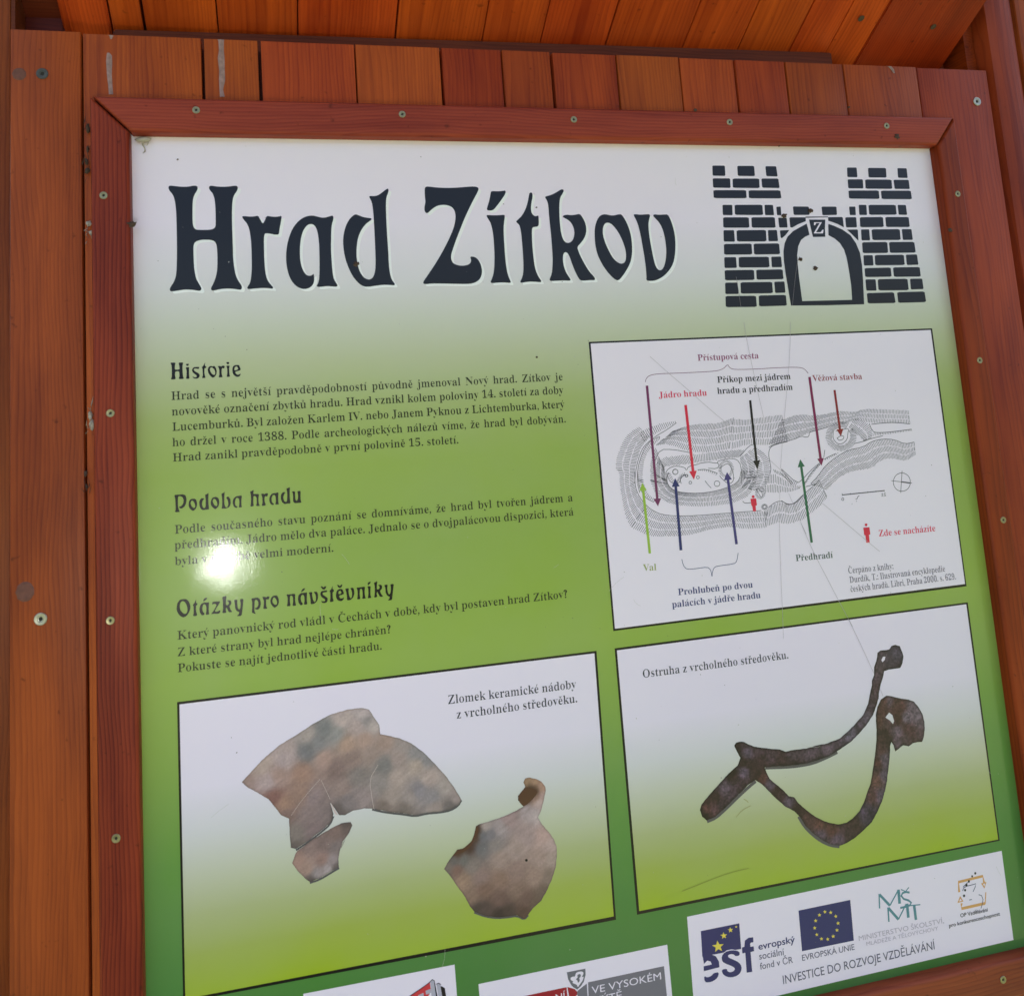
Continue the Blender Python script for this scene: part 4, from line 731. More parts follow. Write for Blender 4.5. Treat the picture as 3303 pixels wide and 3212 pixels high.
["scratch","","stainb",7,[[[11,6.26,8080,9270,33,22,21,25]]]]],"HB":[[[7645,5067,182,-51,208,-13,207,8,202,-57],[7386,5230,149,-15,273,116,257,29,280,-26],4,6.0],[[7381,5419,85,-49,135,-10,191,-6,274,0,307,-18,194,12],[7494,5488,81,-7,149,-2,192,-8,249,-15,168,-19,111,7],1,6.0],[[8443,4967,166,25,201,-21,289,-16],[8373,5336,258,-46,250,41,262,-54],4,6.0],[[9107,5013,254,-56,215,38,165,-17,212,-27,191,36,111,-40,302,23,350,32],[8883,5318,351,-48,136,-43,166,-41,197,-40,195,-8,188,-61,204,58,211,12,381,31],3,6.0],[[7195,4997,-139,66,-90,116,-79,152,-32,131,47,32,-5,120,9,181,25,216,59,136],[7330,5122,-117,109,-52,119,-36,106,-26,83,-11,29,-2,120,41,123,83,103],3,6.0],[[7203,5059,84,-50,137,-29,110,-18,136,-9],[7270,5186,71,-45,100,-55,112,-49,126,-58],1,6.0],[[7456,5130,-118,42,-88,80,-56,106,-49,118,-23,174,17,-67,2,109,45,88,35,48,85,49],[7447,5160,-60,58,-87,68,-54,81,-34,120,-25,167,21,-66,3,109,38,82,24,25,50,37],1,6.0],[[7384,5254,-64,106,-27,132,-10,169,-2,-68,25,148,82,114,178,81,266,39,271,11,264,-19,190,-72,113,-128,60,-146],[7479,5505,7,61,1,61,1,49,5,-67,18,86,60,65,117,39,201,24,233,-10,241,-53,86,-83,37,-73],3,6.0],[[7209,5920,111,75,76,36,157,30,267,19,410,2,276,4,266,9],[6996,6153,168,92,128,34,237,15,228,1,207,-43,316,-10,134,42,291,12],3,6.0],[[8730,6088,60,-26,61,-43,74,-24,70,11,51,45,89,-10,126,-91,158,-99,96,-65],[8720,6291,102,-29,87,-17,54,23,56,15,174,-26,106,-41,236,-144,68,-71],2,6.0],[[9396,5818,113,-84,118,-119,159,-92,189,-78,213,-19,129,-63,156,-23,181,18,144,68,141,-18],[9617,5907,98,-69,98,-70,155,-53,181,-13,152,-9,70,-66,142,-36,135,15,132,42,150,-76],3,6.0],[[8791,5701,106,-55,132,84,146,93,85,12],[8755,5879,111,21,114,-4,113,8,135,-40],2,6.0],[[8905,5603,136,60,77,68,94,57],[8927,5655,108,58,63,67,80,44],1,6.0],[[8472,5449,13,125,-28,123,96,-13,-96,105],[8697,5325,171,112,6,189,-10,55,-122,191],4,6.0],[[9295,5811,110,-123,106,-81],[9331,5814,109,-110,115,-101],1,6.0],[[10379,5249,212,16,334,-17],[10357,5300,153,-10,412,-21],1,6.0],[[10118,5064,89,12,112,65,46,101,-33,70],[10012,5175,53,56,69,43,39,41,26,34],2,6.0],[[9639,5526,123,-41,54,-18],[9643,5549,145,-39,41,-29],1,6.0],[[7908,5541,110,1,131,59],[7913,5560,101,13,118,57],1,6.0],[[7490,5572,14,-11,32,87,55,47,69,-14,21,-71,56,-21],[7539,5551,24,26,20,62,19,14,35,-10,12,-48,77,-31],1,6.0],[[10098,5176,18,34,8,38,0,38,-10,38,-19,35,-27,32,-33,28,-39,21,-43,14,-45,8,-46,0,-44,-8,-41,-15,-37,-22,-30,-27,-23,-32,-15,-35,-5,-38,3,-38,12,-37,20,-34,29,-31,34,-26,40,-20,44,-13,46,-5,45,2,44,10,41,17],[10004,5220,9,19,5,20,0,21,-6,20,-10,19,-14,17,-18,15,-21,12,-23,8,-24,4,-25,0,-24,-5,-22,-8,-20,-11,-16,-15,-12,-17,-8,-20,-3,-20,1,-20,7,-20,11,-19,15,-17,19,-14,22,-10,23,-7,25,-3,24,1,24,5,22,10],1,5.5],[[8785,6049,-6,16,-14,13,-19,6,-21,1,-19,-7,-14,-12,-6,-16,2,-17,10,-14,17,-10,20,-4,20,3,17,10,11,14,2,17],[8760,6047,-3,9,-7,7,-9,4,-11,0,-9,-4,-7,-7,-3,-8,1,-9,5,-8,8,-6,10,-2,10,2,9,5,5,8,1,9],1,4],[[8774,5880,-7,26,-15,23,-20,16,-24,9,-24,0,-23,-8,-19,-16,-13,-22,-5,-25,4,-27,10,-24,18,-20,22,-13,25,-5,24,4,21,12,16,20,9,24,1,26],[8737,5878,-4,15,-8,13,-10,10,-12,6,-12,0,-12,-5,-9,-9,-6,-13,-2,-15,2,-16,5,-14,9,-12,12,-8,12,-3,12,2,11,8,7,11,5,14,0,16],1,5],[[8384,5567,-7,30,-15,26,-21,22,-25,16,-29,8,-29,0,-27,-8,-24,-16,-19,-22,-12,-26,-5,-29,3,-30,11,-28,18,-25,23,-19,27,-12,29,-4,29,4,26,12,22,19,16,24,8,28,1,30],[8335,5564,-5,20,-8,17,-11,15,-14,11,-16,5,-15,1,-15,-6,-13,-10,-10,-14,-6,-17,-2,-20,2,-20,6,-19,10,-16,13,-13,15,-8,16,-3,15,2,14,8,12,12,8,16,4,19,0,20],1,5]],"TX":[["paragraph","0","inkt","r","Hrad se s největší pravděpodobností původně jmenoval Nový hrad. Zítkov je",[19469,44082,63043,44032],876,4],
["paragraph","0","inkt","r","novověké označení zbytků hradu. Hrad vznikl kolem poloviny 14. století za doby",[19482,45716,63002,45581],872,4],
["paragraph","0","inkt","r","Lucemburků. Byl založen Karlem IV. nebo Janem Pyknou z Lichtemburka, který",[19508,47319,62996,47235],868,4],
["paragraph","0","inkt","r","ho držel v roce 1388. Podle archeologických nálezů víme, že hrad byl dobýván.",[19474,48923,63000,48924],864,4],
["paragraph","0","inkt","r","Hrad zanikl pravděpodobně v první polovině 15. století.",[19476,50498,50115,50535],848,4],
["paragraph","1","inkt","r","Podle současného stavu poznání se domníváme, že hrad byl tvořen jádrem a",[19518,57877,63085,57899],859,4],
["paragraph","1","inkt","r","předhradím. Jádro mělo dva paláce. Jednalo se o dvojpalácovou dispozici, která",[19461,59432,63050,59501],856,4],
["paragraph","1","inkt","r","byla v té době velmi moderní.",[19449,61044,35675,61114],825,4],
["paragraph","2","inkt","r","Který panovnický rod vládl v Čechách v době, kdy byl postaven hrad Zítkov?",[19555,68440,61549,68493],849,4],
["paragraph","2","inkt","r","Z které strany byl hrad nejlépe chráněn?",[19520,70067,41378,70161],825,4],
["paragraph","2","inkt","r","Pokuste se najít jednotlivé části hradu.",[19509,71620,40324,71725],821,4],
["pottery_picture","caption","inkc","r","Zlomek keramické nádoby",[47158,78156,61774,78266],889,4],
["pottery_picture","caption","inkc","r","z vrcholného středověku.",[48006,79762,61764,79777],887,4],
["spur_picture","caption","inkc","r","Ostruha z vrcholného středověku.",[69827,78135,88389,78138],876,4],
["map_picture","map_label0","t_purple","b","Přístupová cesta",[80471,42500,88702,42547],765,4],
["map_picture","map_label1","t_red","b","Jádro hradu",[74928,46737,81220,46745],745,4],
["map_picture","map_label2","a_black","b","Příkop mezi jádrem",[82791,45276,92807,45298],765,4],
["map_picture","map_label2","a_black","b","hradu a předhradím",[82641,46627,92931,46627],762,4],
["map_picture","map_label3","t_brown","b","Věžová stavba",[95842,45701,102947,45770],745,4],
["map_picture","map_label4","t_olive","b","Val",[70963,66431,72616,66504],732,4],
["map_picture","map_label5","t_navy","b","Prohlubeň po dvou",[75071,69570,84698,69625],740,4],
["map_picture","map_label5","t_navy","b","palácích v jádře hradu",[74172,70866,85581,70916],737,4],
["map_picture","map_label6","t_green","b","Předhradí",[90780,67149,95841,67202],750,4],
["map_picture","map_label7","t_red","b","Zde se nacházíte",[102623,65251,110834,65282],777,4],
["map_picture","source_note","t_grey","r","Čerpáno z knihy:",[97748,69241,104102,69299],722,4],
["map_picture","source_note","t_grey","r","Durdík, T.: Ilustrovaná encyklopedie",[97769,70359,111488,70280],726,4],
["map_picture","source_note","t_grey","r","českých hradů. Libri, Praha 2000. s. 629.",[97767,71435,112925,71374],725,4],
["sponsor_strip","logo_text","eu","sb","evropský",[80809,108645,85398,108673],701,4],
["sponsor_strip","logo_text","t_grey2","s","sociální",[80773,109640,83904,109714],698,4],
["sponsor_strip","logo_text","t_grey2","s","fond v ČR",[80769,110669,84900,110706],665,4],
["sponsor_strip","logo_text","t_grey2","s","EVROPSKÁ UNIE",[86070,110731,92839,110773],611,4],
["sponsor_strip","slogan","t_grey2","s","INVESTICE DO ROZVOJE VZDĚLÁVÁNÍ",[83418,112658,103424,112608],873,4],
["sponsor_strip","logo_text","t_pale","s","MINISTERSTVO ŠKOLSTVÍ,",[93530,109975,105049,110047],528,4],
["sponsor_strip","logo_text","t_pale","s","MLÁDEŽE A TĚLOVÝCHOVY",[94441,110654,104160,110671],412,4],
["sponsor_strip","logo_text","a_black","sb","OP Vzdělávání",[107377,109855,111285,109842],406,4],
["sponsor_strip","logo_text","a_black","sb","pro konkurenceschopnost",[105680,110656,112892,110573],405,4],
["town_strip","sign_text","white","s","VE VYSOKÉM",[60881,109406,68904,109449],699,4],
["town_strip","sign_text","white","s","MÝTĚ",[60977,110448,64233,110485],693,4],
["town_strip","sign_text","white","s","NÍ",[56839,109370,57898,109375],685,4]],"PAINT":[["pottery_picture","potsherd",[2545,8299,87,-75,116,-105,176,-120,176,-77,178,-90,180,-67,179,-29,156,3,71,26,55,93,45,75,7,92,-6,-3,92,31,119,42,119,66,117,99,58,66,70,80,103,129,75,113,62,111,18,40,-37,46,-85,32,-96,4,-69,-4,-94,-7,-123,6,-119,-36,-132,-32,-118,-37,-78,-30,26,12,-106,-22,-119,5,-83,32,-59,-9,-43,-73,-44,-62,30,115,-39,83,-83,53,-154,86,-116,53,-51,-19,-6,-137,0,-142,-78,-45,-76,-109,-43,-61,-110,-82,-88,-56],[],[[2562,8296,140,115,105],[2746,8174,160,140,125],[2980,8029,158,140,132],[2976,8139,158,140,135],[3216,7926,150,138,128],[3392,7904,110,112,110],[3209,8093,105,105,105],[3329,8019,118,118,116],[3508,7964,128,128,122],[3573,7825,165,148,138],[3814,7799,165,150,145],[3904,7925,160,148,140],[3747,7927,158,140,132],[3834,7870,128,122,118],[3621,8081,160,130,108],[3801,8060,158,130,112],[3380,8195,158,128,112],[3143,8296,150,115,95],[2913,8297,150,122,108],[2798,8335,160,140,135],[2849,8496,125,85,75],[2959,8579,150,115,92],[2979,8669,120,95,85],[3135,8494,140,110,92],[3248,8544,130,112,108],[3183,8722,128,110,104],[3358,8693,120,105,100],[3062,8868,118,108,98],[3235,8861,115,98,95],[3035,8983,100,90,82],[3492,8300,120,98,90],[3673,8235,130,108,98],[3853,8203,140,120,108],[3542,8497,135,115,105],[3723,8411,120,112,105],[3594,8650,118,108,105],[3773,8620,135,120,115],[3508,8726,95,85,80],[4014,8105,150,125,110],[4214,8157,140,128,120],[4344,8264,125,122,120],[4449,8329,120,118,118],[4138,8299,145,128,118],[4001,8344,110,108,104],[3938,8523,130,122,115],[4128,8487,155,138,125],[4336,8390,155,138,122],[4464,8535,158,140,128],[4635,8661,150,138,128],[4725,8763,140,125,118],[4348,8645,120,115,118],[4493,8730,125,120,120],[4251,8694,140,128,120],[4051,8665,145,130,118],[4514,8834,140,125,115],[4177,8809,110,98,90],[3979,8754,115,100,90],[4678,8845,100,92,88]]],
["pottery_picture","potsherd",[3620,8843,16,35,-33,62,-73,77,-28,83,63,-115,-63,100,-24,94,3,79,-78,24,-117,47,-103,19,-49,-44,-61,-70,-59,-93,41,-90,80,-72,-56,54,152,-85,177,-71,118,-37],[],[[3065,9137,150,118,100],[3196,9025,130,108,98],[3324,9021,120,100,92],[3319,9153,138,108,95],[3163,9225,148,120,102],[3249,9287,140,130,125],[3420,9182,135,122,118],[3464,9079,118,105,100],[3378,9260,150,140,135],[3443,9258,95,85,80],[3209,9335,85,75,70],[3584,8859,90,78,72],[3464,8918,120,98,88],[3593,8916,105,88,80]]],
["pottery_picture","potsherd",[5493,8723,23,-38,51,-2,70,24,58,36,42,61,2,37,-28,88,-39,104,-41,67,40,79,65,83,54,81,25,77,-3,90,-25,123,-50,109,-69,105,-67,87,-95,55,-64,60,-42,32,-29,-18,-47,-35,-98,-3,-117,-12,-125,-34,-122,-65,-44,-60,-42,-95,-70,-108,-79,-127,-58,-75,37,-51,52,-54,62,-61,68,-2,91,-53,34,-66,25,-77,31,-13,129,-16,151,-23,153,-40,73,-26,-55,-72,3,-45,43,-39,44,-40],[],[[5525,8709,150,115,80],[5625,8723,158,120,88],[5701,8799,165,125,100],[5704,8891,158,130,118],[5612,8896,140,105,85],[5567,8816,70,48,36],[5511,8881,72,50,38],[5460,8892,62,44,34],[5617,8833,80,52,38],[5648,8956,175,150,140],[5502,9008,150,135,132],[5599,9059,165,150,145],[5297,9059,145,120,115],[5045,9102,150,135,125],[5191,9142,145,132,128],[4945,9122,70,45,38],[4921,9190,75,48,40],[4847,9277,75,48,42],[4727,9320,78,50,42],[5009,9195,98,98,102],[5089,9189,110,105,108],[4982,9307,100,98,98],[5130,9303,125,115,108],[4780,9399,100,98,92],[4684,9393,95,90,85],[4603,9441,110,95,85],[4707,9476,120,88,75],[4873,9467,120,108,98],[4767,9600,145,115,90],[4962,9588,130,105,95],[5169,9444,145,122,108],[5373,9386,150,128,115],[5482,9268,150,128,120],[5682,9299,165,135,122],[5755,9401,165,140,128],[5764,9538,150,130,115],[5614,9515,150,125,110],[5700,9708,125,105,90],[5550,9684,142,115,98],[5356,9608,135,108,95],[5154,9664,130,100,82],[5002,9727,118,88,72],[4851,9790,125,98,80],[5141,9838,105,78,68],[5343,9784,125,98,82],[5434,9888,105,78,68],[5530,9948,95,75,62],[4988,9927,80,62,58],[5229,9986,72,55,50],[5405,10016,88,62,52],[5129,10004,58,45,42],[5637,9859,105,85,72],[4893,9893,75,60,55]]],
["spur_picture","spur",[8028,8685,24,-27,51,-6,55,11,53,34,67,33,97,26,112,27,113,21,68,34,102,-4,117,3,56,4,150,-17,120,-2,184,-32,130,-71,100,-63,119,-86,85,-117,37,-97,47,-110,7,-51,39,-60,13,-89,42,-72,28,-88,42,-21,85,3,40,-2,37,-36,56,-9,60,22,22,68,12,54,-24,76,-39,54,-71,1,-94,-1,-65,12,-25,68,-42,73,-35,86,-19,74,-42,79,-61,100,-106,101,-102,75,-133,84,-160,66,-157,53,-151,23,-150,16,-100,-2,-173,-9,-143,-16,-121,-8,15,57,34,77,77,72,90,85,50,62,69,22,49,74,90,86,105,88,109,65,97,39,85,25,104,-2,94,-35,99,-65,72,-87,60,-103,58,-91,38,-106,40,-120,41,-132,25,-97,21,-122,4,-82,8,-88,36,-91,58,-76,83,-35,75,16,104,36,122,30,73,35,53,72,42,83,13,92,-9,89,-29,86,-30,47,-63,-6,-63,2,-67,29,-74,-22,-117,54,-13,-72,-25,-41,-20,35,-26,123,-33,122,-28,85,-10,50,-48,117,-62,115,-75,101,-89,97,-115,68,-128,66,-125,41,-90,13,-113,-33,-108,-65,-105,-88,-89,-98,-59,-106,-63,-69,-108,-65,-102,-99,-88,-97,-76,-84,-78,-59,-89,36,-153,97,-150,97,-148,85,-113,24,-50,-49,-19,-73,26,-55,98,-80,136,-100,137,-100,120,-67,45,-79,-35,-71],[[10085,7975,29,-36,34,4,-16,37,-35,22],[10048,8634,58,-50,41,37,14,66,-21,36,-32,-43]],[[8070,8690,52,36,36],[8155,8690,78,60,64],[8201,8781,100,88,94],[8274,8766,78,60,64],[8329,8908,66,46,48],[8212,8928,52,36,36],[8117,8890,52,36,36],[8122,8976,100,88,94],[8478,8855,78,60,64],[8614,8923,66,46,48],[8763,8894,88,72,74],[8752,8978,60,44,46],[9055,8897,98,82,86],[9117,8992,66,52,56],[9358,8851,88,72,76],[9376,8940,62,48,54],[9597,8757,108,98,102],[9676,8730,82,68,76],[7964,9001,52,36,36],[7879,9133,96,82,86],[7945,9166,82,64,70],[7729,9230,60,42,40],[7719,9323,100,72,72],[7610,9307,92,60,55],[7574,9385,44,30,30],[8090,9127,70,52,56],[7791,9299,66,50,54],[8286,9023,52,36,36],[8335,9090,88,56,50],[8440,9166,100,88,94],[8502,9247,52,36,36],[8629,9386,100,88,94],[8564,9328,66,46,48],[8761,9478,52,36,36],[8893,9583,84,58,54],[9025,9687,98,66,56],[9161,9769,88,56,50],[9010,9806,96,80,86],[9217,9898,110,92,98],[9373,9838,70,50,52],[9459,9753,64,44,44],[9622,9655,82,68,80],[9696,9666,56,46,58],[9751,9489,92,62,60],[9855,9505,98,84,90],[9821,9313,110,78,66],[9935,9267,104,92,96],[9863,9132,88,56,50],[9976,9085,104,90,92],[9958,8893,74,52,50],[10057,8443,94,66,58],[10012,8540,80,54,48],[9963,8662,84,58,50],[10051,8698,90,70,66],[10002,8819,56,40,38],[10054,8890,60,44,42],[9945,9002,82,58,54],[9988,9134,98,84,88],[9855,9204,70,50,48],[10206,8487,90,64,58],[10275,8548,84,56,52],[10432,8554,110,98,98],[10335,8671,118,108,108],[10496,8653,122,112,110],[10542,8762,104,92,92],[10222,8592,80,52,48],[10224,8682,62,40,38],[10317,8797,86,60,58],[10189,8818,112,98,98],[10384,8870,78,54,54],[10492,8884,94,74,74],[10155,8941,100,84,86],[10267,8918,88,70,70],[10133,8453,104,90,90],[10370,7910,84,76,84],[10285,7952,86,78,84],[10215,7996,78,68,72],[10299,8071,66,54,60],[10069,7928,84,72,74],[10035,8054,90,76,76],[10002,8179,88,72,76],[9987,8280,78,60,64],[9914,8361,82,66,70],[9864,8496,72,58,64],[9789,8588,108,98,102],[9685,8676,90,78,84],[9552,8760,112,104,108],[9390,8839,90,76,82],[9233,8893,108,92,94],[9080,8922,84,68,70],[9029,8865,98,82,84]]]]}
sheet = thing('information_panel', 'glossy green printed information panel titled Hrad Zítkov inside the wooden frame', 'information panel', loc=W3(.665, 1.15, 0))
me = box_mesh('panel_sheet', 1.030, .0024, 1.008, 0)
o = child('panel_sheet', me, sheet, pmat('sheet'), W3(.6677, .6495, .0012))

parts = {}
def group_items(pred): return [it for it in ART['items'] if pred(it)]
# title letters with their soft white glow underneath
glow = Print()
for it in group_items(lambda i: i[0] == 'title_letter'):
    p = Print()
    for poly in it[4]:
        p.loops(poly, it[2], it[3])
        for k, (dx, dy, w_) in enumerate(((30, 26, 0),)):
            sh = [[c[0], c[1]+dx, c[2]+dy]+c[3:] for c in poly]; glow.loops(sh, 'glowwhite', 1)
    p.link('title_letter', sheet)
glow.link('title_glow', sheet)
for k in '012':
    p = Print()
    for it in group_items(lambda i: i[0] == 'heading' and i[1] == k):
        for poly in it[4]: p.loops(poly, it[2], it[3])
    p.link('heading', sheet)
